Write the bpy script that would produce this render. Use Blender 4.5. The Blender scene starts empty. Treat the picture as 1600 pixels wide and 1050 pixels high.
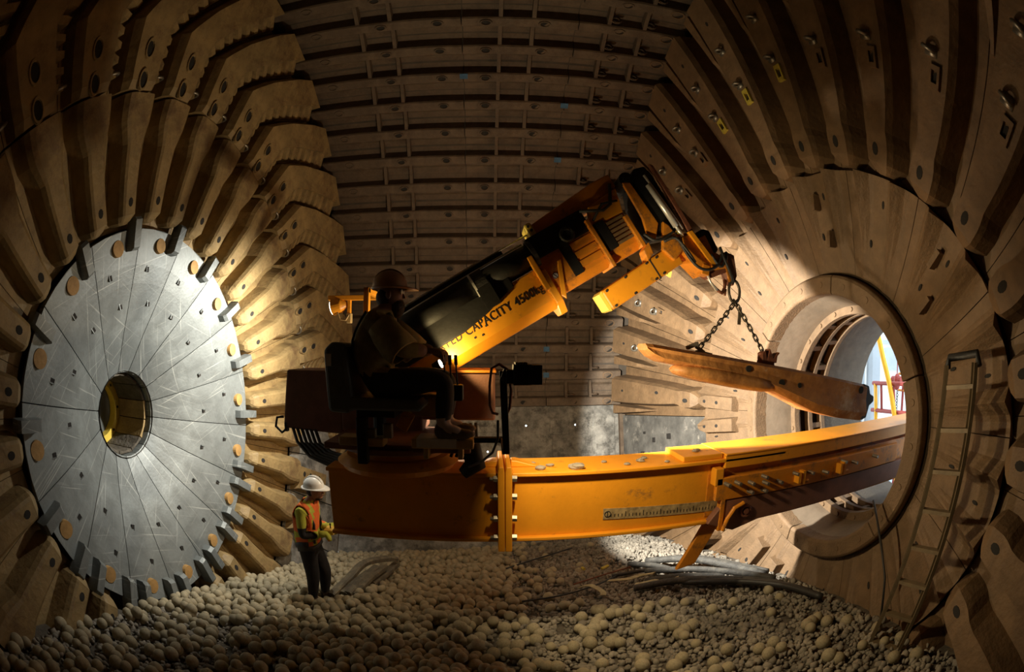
import bpy, bmesh, math, random
import numpy as np
from math import sin, cos, radians as rad, pi, sqrt, atan2, hypot
from mathutils import Vector, Matrix, Euler
random.seed(7); rng = np.random.default_rng(7)
SC = bpy.context.scene; COL = SC.collection

# ------------------------------------------------------------------ camera (16 mm full-frame fisheye lens)
cd = bpy.data.cameras.new('camera'); cam = bpy.data.objects.new('camera', cd); COL.objects.link(cam)
cd.type = 'PANO'; cd.panorama_type = 'FISHEYE_EQUISOLID'
cd.fisheye_lens = 16.0; cd.fisheye_fov = pi
cd.sensor_width = 36.0; cd.sensor_height = 36.0*1050/1600; cd.sensor_fit = 'HORIZONTAL'
cam.location = (0, -3.9449, .8036)
cam.rotation_euler = (pi/2+.0307, 0, -.0492)
SC.camera = cam
CAM = Vector(cam.location)

# ------------------------------------------------------------------ world (overcast day outside the mill), exposure
wd = bpy.data.worlds.new('world'); SC.world = wd; wd.use_nodes = True
bg = wd.node_tree.nodes['Background']; bg.inputs[0].default_value = (.86, .95, 1, 1); bg.inputs[1].default_value = 3.2
SC.view_settings.view_transform = 'Standard'; SC.view_settings.look = 'None'
SC.view_settings.gamma = 1.0; SC.view_settings.exposure = 0.0; SC.view_settings.use_curve_mapping = False
SC.cycles.max_bounces = 8; SC.cycles.diffuse_bounces = 5; SC.cycles.sample_clamp_indirect = 3.0
SC.cycles.caustics_reflective = False; SC.cycles.caustics_refractive = False

def add_light(kind, name, loc, target, power, color, size=.1, angle=90, blend=.3):
    ld = bpy.data.lights.new(name, kind); lo = bpy.data.objects.new(name, ld); COL.objects.link(lo)
    ld.energy = power; ld.color = color; lo.location = loc
    if kind == 'SPOT': ld.spot_size = rad(angle); ld.spot_blend = blend; ld.shadow_soft_size = size
    elif kind == 'AREA': ld.size = size
    else: ld.shadow_soft_size = size
    if target is not None:
        lo.rotation_euler = (Vector(target)-Vector(loc)).to_track_quat('-Z', 'Y').to_euler()
    return lo
# the mill's work lamps; their housings are built with the machine below
add_light('SPOT', 'left_work_light', (-1.98, 1.40, 1.30), (-3.75, 1.40, .30), 760, (1.0, .96, .85), .05, 146, 1.0)
add_light('SPOT', 'right_flood_light', (.41, .45, .585), (3.5, 2.12, -.14), 2300, (1.0, .96, .86), .06, 89, .18)
add_light('SPOT', 'front_flood_light', (.37, -.96, .64), (1.5, -.28, .12), 140, (1.0, .78, .45), .06, 156, .45)
add_light('SPOT', 'boom_lamp', (-.36, -.27, .725), (.5, -.1, 1.45), 26, (1.0, .74, .32), .025, 165, .2)
add_light('POINT', 'deck_lamp', (-.2, 1.05, .45), None, 140, (1.0, .81, .55), .05)

# ------------------------------------------------------------------ materials
def mat(name, col, rough=.7, metal=0.0, var=.25, scale=6.0, bump=.3, bscale=30.0, col2=None, dirt=None, dirt_amt=.5, dirt_scale=3.0, emit=None, spec=.5):
    m = bpy.data.materials.new(name); m.use_nodes = True; nt = m.node_tree; N = nt.nodes; Lk = nt.links
    p = N['Principled BSDF']; p.inputs['Roughness'].default_value = rough; p.inputs['Metallic'].default_value = metal
    p.inputs['Specular IOR Level'].default_value = spec
    tc = N.new('ShaderNodeTexCoord')
    n1 = N.new('ShaderNodeTexNoise'); n1.inputs['Scale'].default_value = scale; n1.inputs['Detail'].default_value = 6; n1.inputs['Roughness'].default_value = .65
    Lk.new(tc.outputs['Object'], n1.inputs['Vector'])
    r = N.new('ShaderNodeValToRGB'); r.color_ramp.elements[0].position = .3; r.color_ramp.elements[1].position = .7
    c2 = col2 or tuple(min(1, c*(1+var)) for c in col); c1 = tuple(c*(1-var) for c in col)
    r.color_ramp.elements[0].color = (*c1, 1); r.color_ramp.elements[1].color = (*c2, 1)
    Lk.new(n1.outputs['Fac'], r.inputs['Fac']); out = r.outputs['Color']
    if dirt:
        n2 = N.new('ShaderNodeTexNoise'); n2.inputs['Scale'].default_value = dirt_scale; n2.inputs['Detail'].default_value = 9; n2.inputs['Roughness'].default_value = .75
        Lk.new(tc.outputs['Object'], n2.inputs['Vector'])
        r2 = N.new('ShaderNodeValToRGB'); r2.color_ramp.elements[0].position = .62-dirt_amt*.3; r2.color_ramp.elements[1].position = .72-dirt_amt*.15
        Lk.new(n2.outputs['Fac'], r2.inputs['Fac'])
        mx = N.new('ShaderNodeMix'); mx.data_type = 'RGBA'
        Lk.new(r2.outputs['Color'], mx.inputs['Factor']); Lk.new(out, mx.inputs['A']); mx.inputs['B'].default_value = (*dirt, 1); out = mx.outputs['Result']
    Lk.new(out, p.inputs['Base Color'])
    if bump > 0:
        n3 = N.new('ShaderNodeTexNoise'); n3.inputs['Scale'].default_value = bscale; n3.inputs['Detail'].default_value = 5
        Lk.new(tc.outputs['Object'], n3.inputs['Vector'])
        b = N.new('ShaderNodeBump'); b.inputs['Strength'].default_value = bump; b.inputs['Distance'].default_value = .02
        Lk.new(n3.outputs['Fac'], b.inputs['Height']); Lk.new(b.outputs['Normal'], p.inputs['Normal'])
    if emit:
        p.inputs['Emission Color'].default_value = (*emit[0], 1); p.inputs['Emission Strength'].default_value = emit[1]
    return m

M = {}
M['shell'] = mat('shell_liner_steel', (.118, .082, .052), .75, .0, .3, 5, .35, 26, dirt=(.08, .05, .03), dirt_amt=.35)
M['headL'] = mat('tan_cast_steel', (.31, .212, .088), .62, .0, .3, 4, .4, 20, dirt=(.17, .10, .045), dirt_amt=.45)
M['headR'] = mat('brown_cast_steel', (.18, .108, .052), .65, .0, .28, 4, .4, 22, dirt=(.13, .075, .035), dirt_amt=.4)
M['innerR'] = mat('dusty_cast_steel', (.185, .115, .06), .7, 0, .22, 7, .4, 40, dirt=(.15, .095, .05), dirt_amt=.4, dirt_scale=2)
M['trun'] = mat('trunnion_steel', (.22, .17, .12), .5, .15, .2, 3, .2, 15)
M['tube'] = mat('dark_trunnion_steel', (.11, .088, .062), .7, 0, .25, 6, .4, 40)
M['slotdark'] = mat('dark_recess', (.02, .017, .014), .9, 0, .2, 10, 0)
M['bare'] = mat('bare_shell', (.20, .19, .17), .85, 0, .45, 2.5, .5, 18, col2=(.42, .40, .35), dirt=(.08, .075, .065), dirt_amt=.55, dirt_scale=3.5)
M['wall'] = mat('shell_backing', (.07, .055, .04), .85, 0, .3, 4, .3, 15)
M['plug'] = mat('ochre_plug', (.42, .24, .08), .7, 0, .2, 10, .2)
M['yellow'] = mat('machine_yellow', (.72, .29, .014), .42, 0, .10, 3, .06, 40, dirt=(.28, .13, .03), dirt_amt=.12, dirt_scale=5)
M['orange'] = mat('machine_orange', (.62, .22, .012), .5, 0, .18, 3, .1, 40, dirt=(.16, .08, .03), dirt_amt=.35, dirt_scale=5)
M['paleyel'] = mat('pale_yellow_paint', (.75, .55, .08), .45, 0, .1, 3, .05)
M['brownbox'] = mat('rust_brown_paint', (.20, .085, .05), .6, 0, .2, 6, .15, 60)
M['black'] = mat('black_paint', (.012, .011, .010), .6, 0, .3, 8, .1, spec=.3)
M['rubber'] = mat('black_rubber', (.022, .021, .02), .55, 0, .3, 12, .2, 60)
M['dustrub'] = mat('dusty_rubber', (.12, .105, .075), .8, 0, .4, 9, .4, 40, dirt=(.26, .22, .14), dirt_amt=.4, dirt_scale=8)
M['steel'] = mat('bolt_steel', (.28, .25, .2), .4, .7, .2, 20, .1)
M['chrome'] = mat('chrome_rod', (.85, .84, .8), .35, .5, .05, 5, 0)
M['chain'] = mat('chain_steel', (.10, .085, .065), .5, .6, .3, 30, .1)
M['rust'] = mat('rusty_iron', (.20, .07, .035), .7, .2, .4, 20, .3)
M['tanpaint'] = mat('tan_step_paint', (.42, .30, .12), .6, 0, .2, 8, .15)
M['white'] = mat('white_wrap', (.62, .62, .66), .6, 0, .12, 10, .2)
M['slung'] = mat('worn_liner_steel', (.50, .19, .05), .55, .0, .5, 2.6, .5, 14, col2=(.72, .34, .10), dirt=(.75, .62, .45), dirt_amt=.28, dirt_scale=1.8)
M['ball'] = mat('dusty_ball_steel', (.37, .315, .205), .75, 0, .25, 4, .25, 25)
M['gravel'] = mat('crushed_ore', (.26, .23, .185), .85, 0, .5, 3.0, .3, 30)
M['bed'] = mat('ore_fines', (.10, .085, .065), .95, 0, .4, 9, .8, 22)
M['wood'] = mat('dusty_ladder_aluminium', (.17, .125, .07), .55, .2, .25, 8, .2)
M['blkhose'] = mat('black_hose', (.03, .028, .026), .5, 0, .3, 10, .1)
M['hosegrey'] = mat('dusty_grey_hose', (.055, .052, .046), .75, 0, .4, 9, .4, 40, dirt=(.12, .11, .09), dirt_amt=.35, dirt_scale=6)
M['bare2'] = mat('stained_head_plate', (.09, .085, .075), .85, 0, .45, 2.5, .5, 18, col2=(.17, .16, .14), dirt=(.34, .31, .26), dirt_amt=.2, dirt_scale=2.6)
M['strap'] = mat('webbing_strap', (.42, .37, .22), .85, 0, .25, 12, .3)
M['bluemark'] = mat('blue_paint_mark', (.05, .13, .24), .8, 0, .3, 14, .2)
M['yelmark'] = mat('yellow_paint_mark', (.50, .40, .05), .6, 0, .2, 14, .1)
M['skin'] = mat('skin', (.36, .18, .11), .55, 0, .1, 8, .05)
M['dskin'] = mat('darker_skin', (.20, .10, .06), .55, 0, .1, 8, .05)
M['beard'] = mat('dark_hair', (.03, .02, .015), .8, 0, .4, 30, .6, 80)
M['helmetshade'] = mat('shaded_hard_hat', (.34, .19, .11), .4, 0, .08, 5, .05)  # pale hat; its shade is put into this brown colour
M['helmetwhite'] = mat('white_hard_hat', (.80, .80, .76), .35, 0, .04, 5, .02)
M['shirt'] = mat('olive_work_shirt', (.21, .16, .06), .9, 0, .3, 10, .5, 16)
M['pants'] = mat('black_trousers', (.014, .012, .012), .9, 0, .35, 10, .4, 20)
M['vest'] = mat('orange_safety_vest', (.80, .16, .03), .8, 0, .12, 8, .3, 25)
M['hivis'] = mat('hi_vis_yellow', (.45, .46, .05), .85, 0, .2, 9, .4, 25)
M['silver'] = mat('reflective_tape', (.55, .58, .52), .4, .2, .1, 8, .1)
M['glove'] = mat('yellow_glove', (.62, .40, .07), .8, 0, .2, 10, .3)
M['boot'] = mat('dusty_boot', (.10, .07, .05), .8, 0, .3, 12, .3)
M['sock'] = mat('pale_sock', (.42, .33, .28), .9, 0, .2, 12, .3)
M['seat'] = mat('seat_vinyl', (.085, .095, .092), .55, 0, .25, 8, .15)
M['glass'] = mat('spectacle_lens', (.6, .65, .66), .08, .3, .05, 4, 0)
M['outwall'] = mat('pale_cladding', (.72, .75, .76), .7, 0, .06, 3, .05)
M['outgrey'] = mat('grey_cladding', (.38, .44, .50), .7, 0, .08, 3, .05)
M['outred'] = mat('red_steel', (.30, .04, .03), .5, 0, .15, 6, .05)
M['outorange'] = mat('orange_steel', (.70, .26, .04), .5, 0, .15, 6, .05)
M['outyel'] = mat('yellow_rail', (.85, .45, .02), .45, 0, .08, 6, .05)
M['lampglass'] = mat('lamp_glass', (1, .95, .85), .3, 0, 0, 5, 0, emit=((1, .92, .75), 6))
M['tape'] = mat('worn_scale_strip', (.30, .20, .08), .8, 0, .5, 18, .1, 40, col2=(.45, .33, .16))
M['ink'] = mat('black_lettering', (.012, .010, .008), .6, 0, .1, 5, 0)
M['rib'] = mat('ribbed_brown', (.17, .105, .045), .6, 0, .25, 8, .2)
# grey ground-steel disc: fine scratches
def disc_mat():
    m = mat('scored_grey_steel', (.175, .19, .187), .5, .25, .32, 2.2, .12, 30, dirt=(.13, .14, .135), dirt_amt=.4, dirt_scale=1.6)
    nt = m.node_tree; N = nt.nodes; Lk = nt.links; p = N['Principled BSDF']
    base = p.inputs['Base Color'].links[0].from_socket
    tc = N.new('ShaderNodeNewGeometry'); acc = base
    for k, (rot, sc) in enumerate((((.4, 0, 0), 1.4), ((1.25, 0, 0), 1.1), ((-.75, 0, 0), 1.7), ((2.0, 0, 0), 1.3))):
        mp = N.new('ShaderNodeMapping'); mp.inputs['Rotation'].default_value = (rot[0], rot[1], rot[2]); mp.vector_type = 'TEXTURE'; mp.inputs['Location'].default_value = (k*3.1, k*1.7, k*2.3); mp.inputs['Scale'].default_value = (1, 1/(16*sc), 1/.35)
        nz = N.new('ShaderNodeTexNoise'); nz.inputs['Scale'].default_value = 2.0; nz.inputs['Detail'].default_value = 2
        Lk.new(tc.outputs['Position'], mp.inputs['Vector']); Lk.new(mp.outputs['Vector'], nz.inputs['Vector'])
        rp = N.new('ShaderNodeValToRGB'); rp.color_ramp.elements[0].position = .66; rp.color_ramp.elements[1].position = .74
        rp.color_ramp.elements[1].color = (.45, .45, .45, 1)
        Lk.new(nz.outputs['Fac'], rp.inputs['Fac'])
        mx = N.new('ShaderNodeMix'); mx.data_type = 'RGBA'; mx.inputs['B'].default_value = (.55, .56, .52, 1)
        Lk.new(rp.outputs['Color'], mx.inputs['Factor']); Lk.new(acc, mx.inputs['A']); acc = mx.outputs['Result']
    Lk.new(acc, p.inputs['Base Color'])
    return m
M['disc'] = disc_mat()

# ------------------------------------------------------------------ mesh helpers
class MB:
    def __init__(s): s.v = []; s.f = []; s.m = []
    def add(s, vs, fs, mi=0):
        o = len(s.v); s.v += [tuple(v) for v in vs]; s.f += [tuple(i+o for i in f) for f in fs]; s.m += [mi]*len(fs); return s
    def box(s, c, d, rot=None, mi=0, taper=1.0):
        hx, hy, hz = d[0]/2, d[1]/2, d[2]/2
        vs = [Vector((x*(taper if z > 0 else 1), y*(taper if z > 0 else 1), z)) for z in (-hz, hz) for x, y in ((-hx, -hy), (hx, -hy), (hx, hy), (-hx, hy))]
        if rot is not None: R = rot if isinstance(rot, Matrix) else Euler(rot).to_matrix(); vs = [R @ v for v in vs]
        c = Vector(c)
        return s.add([c+v for v in vs], [(3, 2, 1, 0), (4, 5, 6, 7), (0, 1, 5, 4), (1, 2, 6, 5), (2, 3, 7, 6), (3, 0, 4, 7)], mi)
    def b(s, x0, x1, y0, y1, z0, z1, mi=0): return s.box(((x0+x1)/2, (y0+y1)/2, (z0+z1)/2), (x1-x0, y1-y0, z1-z0), None, mi)
    def prism(s, poly, y0, y1, mi=0):     # polygon in x,z extruded along y
        n = len(poly); vs = [(x, y0, z) for x, z in poly]+[(x, y1, z) for x, z in poly]
        a = sum(poly[i][0]*poly[(i+1) % n][1]-poly[(i+1) % n][0]*poly[i][1] for i in range(n))
        f = [tuple(range(n)), tuple(range(2*n-1, n-1, -1))]+[(i+n, (i+1) % n+n, (i+1) % n, i) for i in range(n)]
        if a < 0: f = [t[::-1] for t in f]
        return s.add(vs, f, mi)
    def cyl(s, p0, p1, r0, r1=None, n=12, caps=True, mi=0):
        r1 = r0 if r1 is None else r1; p0 = Vector(p0); p1 = Vector(p1); d = (p1-p0).normalized()
        a = d.orthogonal().normalized(); b_ = d.cross(a)
        vs = [p0+(a*cos(2*pi*i/n)+b_*sin(2*pi*i/n))*r0 for i in range(n)]+[p1+(a*cos(2*pi*i/n)+b_*sin(2*pi*i/n))*r1 for i in range(n)]
        f = [(i, (i+1) % n, (i+1) % n+n, i+n) for i in range(n)]
        if caps: f += [tuple(range(n-1, -1, -1)), tuple(range(n, 2*n))]
        return s.add(vs, f, mi)
    def tube(s, pts, r, n=8, mi=0, closed=False):
        pts = [Vector(p) for p in pts]; k = len(pts); vs = []; up = None
        for i, p in enumerate(pts):
            t = ((pts[(i+1) % k]-pts[i-1]) if closed else (pts[min(i+1, k-1)]-pts[max(i-1, 0)])).normalized()
            if up is None: up = t.orthogonal().normalized()
            up = (up-t*up.dot(t)).normalized(); bb = t.cross(up); rr = r[i] if isinstance(r, (list, tuple)) else r
            vs += [p+(up*cos(2*pi*j/n)+bb*sin(2*pi*j/n))*rr for j in range(n)]
        f = [(i*n+j, i*n+(j+1) % n, ((i+1) % k)*n+(j+1) % n, ((i+1) % k)*n+j) for i in range(k if closed else k-1) for j in range(n)]
        if not closed: f += [tuple(range(n-1, -1, -1)), tuple(range((k-1)*n, k*n))]
        return s.add(vs, f, mi)
    def torus(s, c, axis, R, r, n=16, m=6, a0=0, a1=2*pi, mi=0):
        ax = Vector(axis).normalized(); a = ax.orthogonal().normalized(); b_ = ax.cross(a); c = Vector(c)
        full = abs(a1-a0-2*pi) < 1e-6; k = n if full else n+1
        pts = [c+(a*cos(a0+(a1-a0)*i/n)+b_*sin(a0+(a1-a0)*i/n))*R for i in range(k)]
        return s.tube(pts, r, m, mi, full)
    def sphere(s, c, r, n=12, m=8, mi=0, rot=None):
        rx, ry, rz = r if isinstance(r, (tuple, list)) else (r, r, r); c = Vector(c); vs = [Vector((0, 0, rz))]
        for i in range(1, m):
            for j in range(n): vs.append(Vector((rx*sin(pi*i/m)*cos(2*pi*j/n), ry*sin(pi*i/m)*sin(2*pi*j/n), rz*cos(pi*i/m))))
        vs.append(Vector((0, 0, -rz)))
        if rot is not None: R = Euler(rot).to_matrix(); vs = [R @ v for v in vs]
        f = [(0, 1+j, 1+(j+1) % n) for j in range(n)]
        for i in range(m-2): f += [(1+i*n+j, 1+(i+1)*n+j, 1+(i+1)*n+(j+1) % n, 1+i*n+(j+1) % n) for j in range(n)]
        L = len(vs)-1; f += [(L, 1+(m-2)*n+(j+1) % n, 1+(m-2)*n+j) for j in range(n)]
        return s.add([c+v for v in vs], f, mi)
    def strip(s, rows, mi=0, caps=True, closed=True):   # loft between closed cross-sections
        n = len(rows[0]); o = []; vs = [p for r in rows for p in r]
        f = [(i*n+j, i*n+(j+1) % n, (i+1)*n+(j+1) % n, (i+1)*n+j) for i in range(len(rows)-1) for j in range(n if closed else n-1)]
        if caps and closed: f += [tuple(range(n-1, -1, -1)), tuple(range((len(rows)-1)*n, len(rows)*n))]
        return s.add(vs, f, mi)
    def mesh(s, name, mats, smooth=False, fix=True):
        me = bpy.data.meshes.new(name); me.from_pydata([tuple(v) for v in s.v], [], s.f)
        for m in (mats if isinstance(mats, (list, tuple)) else [mats]): me.materials.append(M[m] if isinstance(m, str) else m)
        me.polygons.foreach_set('material_index', s.m)
        if fix:
            bm = bmesh.new(); bm.from_mesh(me); bmesh.ops.recalc_face_normals(bm, faces=bm.faces); bm.to_mesh(me); bm.free()
        if smooth: me.polygons.foreach_set('use_smooth', [True]*len(me.polygons))
        me.update(); return me
    def build(s, name, mats, parent=None, smooth=False, bevel=0, label=None):
        o = link(name, s.mesh(name, mats, smooth), parent)
        if bevel: bv = o.modifiers.new('bevel', 'BEVEL'); bv.width = bevel; bv.segments = 2; bv.limit_method = 'ANGLE'; bv.angle_limit = rad(40)
        if label: o['label'] = label
        return o
def link(name, me, parent=None):
    o = bpy.data.objects.new(name, me); COL.objects.link(o)
    if parent is not None: attach(o, parent)
    return o
def attach(o, parent):
    o.parent = parent; o.matrix_parent_inverse = world(parent).inverted()
def world(o):
    m = Matrix.LocRotScale(o.location, o.rotation_euler, o.scale)
    return m if o.parent is None else world(o.parent) @ o.matrix_parent_inverse @ m
def tag(o, label, cat, group=None, kind=None):
    o['label'] = label; o['category'] = cat
    if group: o['group'] = group
    if kind: o['kind'] = kind
    return o
def thing(name, loc, label, cat, group=None):
    o = bpy.data.objects.new(name, None); COL.objects.link(o); o.location = loc; o.empty_display_size = .1
    return tag(o, label, cat, group)
def struct(o, label=None, cat=None):
    o['kind'] = 'structure'
    if label: o['label'] = label
    if cat: o['category'] = cat
    return o

# ------------------------------------------------------------------ the mill: profiles of its two heads and its shell
LP = [(.40, -4.36), (.51, -4.33), (.65, -4.25), (.9, -4.13), (1.2, -3.98), (1.6, -3.81), (2.06, -3.67), (5.3, -3.04), (5.6, -2.98)]
RP = [(1.36, 3.76), (1.6, 3.71), (5.3, 2.73), (5.6, 2.65)]
def XL(r): return float(np.interp(r, [a for a, b in LP], [b for a, b in LP]))
def XR(r): return float(np.interp(r, [a for a, b in RP], [b for a, b in RP]))
RS = 5.46       # steel shell behind the liners
def P(side, r, ang, h):      # point on a head: radius, angle in degrees, height above the liner base
    a = rad(ang)
    return ((XL(r)+h) if side < 0 else (XR(r)-h), r*cos(a), r*sin(a))
def sweep(mb, side, rs, sec, th=lambda r: 0.0, mi=0):   # loft cross-sections (tangential m, height) along the radius
    mb.strip([[P(side, r, th(r)+math.degrees(t/r), h) for t, h in sec(r)] for r in rs], mi)
def lerp(x, xs, ys): return float(np.interp(x, xs, ys))

def revolve(name, prof, mi, a0=-180, a1=180, n=96, thick=.0):
    mb = MB(); full = a1-a0 >= 360
    k = n if full else n+1
    for j in range(k):
        a = rad(a0+(a1-a0)*j/n)
        mb.v += [(x, r*cos(a), r*sin(a)) for r, x in prof]
    q = len(prof)
    for j in range(n):
        for i in range(q-1): mb.f.append((j*q+i, j*q+i+1, ((j+1) % k)*q+i+1, ((j+1) % k)*q+i)); mb.m.append(0)
    return struct(link(name, mb.mesh(name, mi, True)))
wallL = revolve('wall_left', [(r, x-.22) for r, x in LP if r > .45], 'wall')
wallR = revolve('wall_right', [(r, x+.22) for r, x in RP[1:]], 'wall')
struct(wallL, 'conical discharge head at the left end of the drum', 'wall'); struct(wallR, 'conical feed head at the right end of the drum', 'wall')
# shell: full drum except the stripped strip at the back, which is built as bare plates with open bolt holes
BARE0, BARE1 = -38.0, -3.9
wallB = revolve('wall_back', [(RS, -3.45), (RS, 3.2)], 'wall', BARE1, 360+BARE0, 90)
struct(wallB, 'curved drum shell running across the back and overhead', 'wall')

# ---- shell liners -------------------------------------------------------------------------------------------------
PITCH = 5.925
def shell_liner(x0, x1, holes, ribs, ring_last, hooks):
    mb = MB()
    prof = [(.06, 0), (.06, .16), (.16, .19), (1.75, .19), (1.95, .17), (2.25, .02), (3.2, .0), (4.6, .01), (5.2, .06), (5.84, .06), (5.84, -.03), (.06, -.03)]
    def pt(x, s, h): a = rad(s-1.0); return (x, (RS-h)*cos(a), (RS-h)*sin(a))
    xs = np.linspace(x0, x1, 7)
    mb.strip([[pt(x, s, h+(0.006*sin(x*9+s*3) if h > .03 else 0)) for s, h in prof] for x in xs])
    for x in ribs: mb.strip([[pt(xx, s, h) for s, h in ((1.7, .0), (1.8, .17), (3.0, .145), (5.7, .10), (5.8, .0))] for xx in (x-.028, x+.028)])
    for i, x in enumerate(holes):
        last = ring_last and i == len(holes)-1; w = .095 if last else .07
        # raised collar with a sunk bolt
        k = 12; mm = 2 if last else 0
        def ringp(rr, h): return [pt(x+rr*cos(2*pi*j/k), .95+math.degrees(rr*.72*sin(2*pi*j/k)/RS), h) for j in range(k)]
        mb.strip([ringp(w+.02, .18), ringp(w+.012, .205), ringp(w-.005, .205), ringp(w-.012, .188)], mm, caps=False)
        mb.strip([ringp(w-.012, .186), ringp(w-.012, .19)], 1)
    for x in hooks:
        a = rad(2.6-1.0); c = Vector((x+.09, (RS-.10)*cos(a), (RS-.10)*sin(a)))
        mb.torus(c, (0, sin(a), -cos(a)), .07, .02, 10, 5, 0, 2*pi)
    return mb.mesh('shell_liner', ['shell', 'slotdark', 'innerR'])
shell_segments = [shell_liner(-3.06, -.455, (-2.54, -1.57, -.775), (-1.9, -1.43), False, ()),
                  shell_liner(-.44, 1.145, (-.112, .685), (.085, .535), False, ()),
                  shell_liner(1.16, 2.735, (1.736, 2.445), (1.575, 2.09), True, (1.575, 2.09))]
for k in range(-1, 32):
    for me in shell_segments:
        if k < 0: continue
        o = link('shell_liner', me, wallB); o.rotation_euler.x = rad(-2.88+PITCH*k)
# bare plates
def bare_panel(x0, x1, a0, a1, holes, mi='bare'):
    nx = max(1, round((x1-x0)/.27)); na = max(1, round((a1-a0)/2.9)); mb = MB()
    for i in range(nx):
        for j in range(na):
            xa, xb = x0+(x1-x0)*i/nx, x0+(x1-x0)*(i+1)/nx; aa, ab = a0+(a1-a0)*j/na, a0+(a1-a0)*(j+1)/na
            cx, ca = (xa+xb)/2, (aa+ab)/2
            bp = lambda x, a: (x, (RS-.015)*cos(rad(a)), (RS-.015)*sin(rad(a)))
            if any(abs(cx-hx) < (xb-xa)/2 and abs(ca-ha) < (ab-aa)/2 for hx, ha in holes):
                out = [bp(x, a) for x, a in ((xa, aa), (cx, aa), (xb, aa), (xb, ca), (xb, ab), (cx, ab), (xa, ab), (xa, ca))]
                rr = .02; inn = [bp(cx+rr*cos(q), ca+math.degrees(rr*sin(q)/RS)) for q in [rad(225+45*t) for t in range(8)]]
                mb.add(out+inn, [(t, (t+1) % 8, 8+(t+1) % 8, 8+t) for t in range(8)])
            else: mb.add([bp(xa, aa), bp(xb, aa), bp(xb, ab), bp(xa, ab)], [(0, 1, 2, 3)])
    o = mb.build('shell_plate', mi, wallB); return o
hl = [(-.1, -8.4), (.66, -8.5), (1.72, -8.5), (2.13, -8.5), (-.1, -13.8), (.68, -13.8), (1.75, -13.8), (-2.1, -10.5), (-.9, -10.5)]
for xa, xb in ((-3.45, -1.45), (-1.45, -.445), (-.445, 1.15), (1.15, 3.2)):
    bare_panel(xa, xb, BARE0, BARE1, [h for h in hl if xa < h[0] < xb])
bp_ = MB()
def bbox(mb, x0, x1, a0, a1, h0, h1, mi=0):
    f = lambda x, a, h: (x, (RS-h)*cos(rad(a)), (RS-h)*sin(rad(a)))
    mb.strip([[f(x, a0, h0), f(x, a0, h1), f(x, a1, h1), f(x, a1, h0)] for x in (x0, x1)], mi)
for x0, x1, a0, a1, h in ((1.25, 1.66, -10.3, -7.0, .05), (1.80, 2.06, -10.3, -6.9, .045), (-.42, .35, -9.6, -6.4, .04), (.5, 1.0, -14.5, -10.4, .03), (1.3, 2.0, -15.5, -11, .04), (-1.3, -.6, -12, -7, .05), (2.2, 2.65, -15.2, -6.6, .035)):
    mbx = MB(); bbox(mbx, x0, x1, a0, a1, .01, h); mbx.build('rubber_backing_pad', 'bare', wallB, bevel=.01)
mbx = MB(); bbox(mbx, 2.73, 2.86, -20, -5, .0, .14); mbx.build('shell_flange_bar', 'shell', wallB, bevel=.01)

# ---- left head: 32 liners in two rings ---------------------------------------------------------------------------
def gap(r, deg): return r*rad(deg)
def left_inner():
    mb = MB(); rs = [2.09, 2.5, 3.0, 3.395]
    sweep(mb, -1, rs, lambda r: [(-gap(r, 5.55), -.21), (-gap(r, 5.55), -.13), (gap(r, 5.55), -.13), (gap(r, 5.55), -.21)])
    rr = [2.13, 2.16, 2.22, 2.3, 2.6, 2.9, 3.02, 3.12, 3.25, 3.39]
    wb = lambda r: lerp(r, [2.13, 2.16, 2.22, 2.3, 2.6, 2.9, 3.02, 3.12, 3.25, 3.39], [.05, .10, .13, .135, .14, .155, .20, .235, .25, .25])
    def sec(r):
        w = wb(r); h = lerp(r, [2.13, 2.2, 3.39], [.05, .15, .15])
        return [(-w*1.05, -.15), (-w*.9, h*.5), (-w*.74, h-.02), (-w*.55, h), (w*.55, h), (w*.74, h-.02), (w*.9, h*.5), (w*1.05, -.15)]
    sweep(mb, -1, rr, sec)
    c = lambda r, k, q, h: P(-1, r+.045*cos(q), math.degrees(.034*sin(q)/r), h)
    mb.strip([[c(2.34, 0, 2*pi*j/10, .149) for j in range(10)], [c(2.34, 0, 2*pi*j/10, .154) for j in range(10)]], 1)
    return mb.mesh('head_liner', ['headL', 'slotdark'])
def kink(r): return 0 if r < 4.1 else -12.5*(r-4.1)/1.15
def left_outer(holes=True):
    mb = MB(); rs = [3.415, 3.8, 4.1, 4.5, 4.9, 5.28]
    sweep(mb, -1, rs, lambda r: [(-gap(r, 5.55), -.21), (-gap(r, 5.55), -.13), (gap(r, 5.55), -.13), (gap(r, 5.55), -.21)], kink)
    rr = [3.42, 3.5, 3.8, 4.0, 4.1, 4.2, 4.5, 5.0, 5.27]
    def sec(r):
        a, b = -gap(r, 1.9), gap(r, 5.0); h = lerp(r, [3.42, 3.5, 5.27], [.13, .17, .20])
        return [(a-.05, -.15), (a, h), (b-.05, h), (b, h*.4), (b, -.15)]
    sweep(mb, -1, rr, sec, kink)
    for i in range(12):       # grate bars on the lower flank
        r0 = 3.56+i*.138
        if r0 > 5.15: break
        sweep(mb, -1, [r0, r0+.06], lambda r: [(-gap(r, 5.3), -.14), (-gap(r, 5.1), .02), (-gap(r, 1.8), .16), (-gap(r, 1.8), -.14)], kink)
    for r0 in (3.50, 3.80):
        k = 14; th = 1.7
        def rg(s, h): return [P(-1, r0+s*.10*cos(2*pi*j/k), th+math.degrees(s*.062*sin(2*pi*j/k)/r0), h) for j in range(k)]
        mb.strip([rg(1.12, .165), rg(1.08, .195), rg(.86, .195), rg(.8, .175)], 0, caps=False)
        mb.strip([rg(.8, .174), rg(.8, .178)], 1)
    return mb.mesh('grate_liner', ['headL', 'slotdark'])
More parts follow.
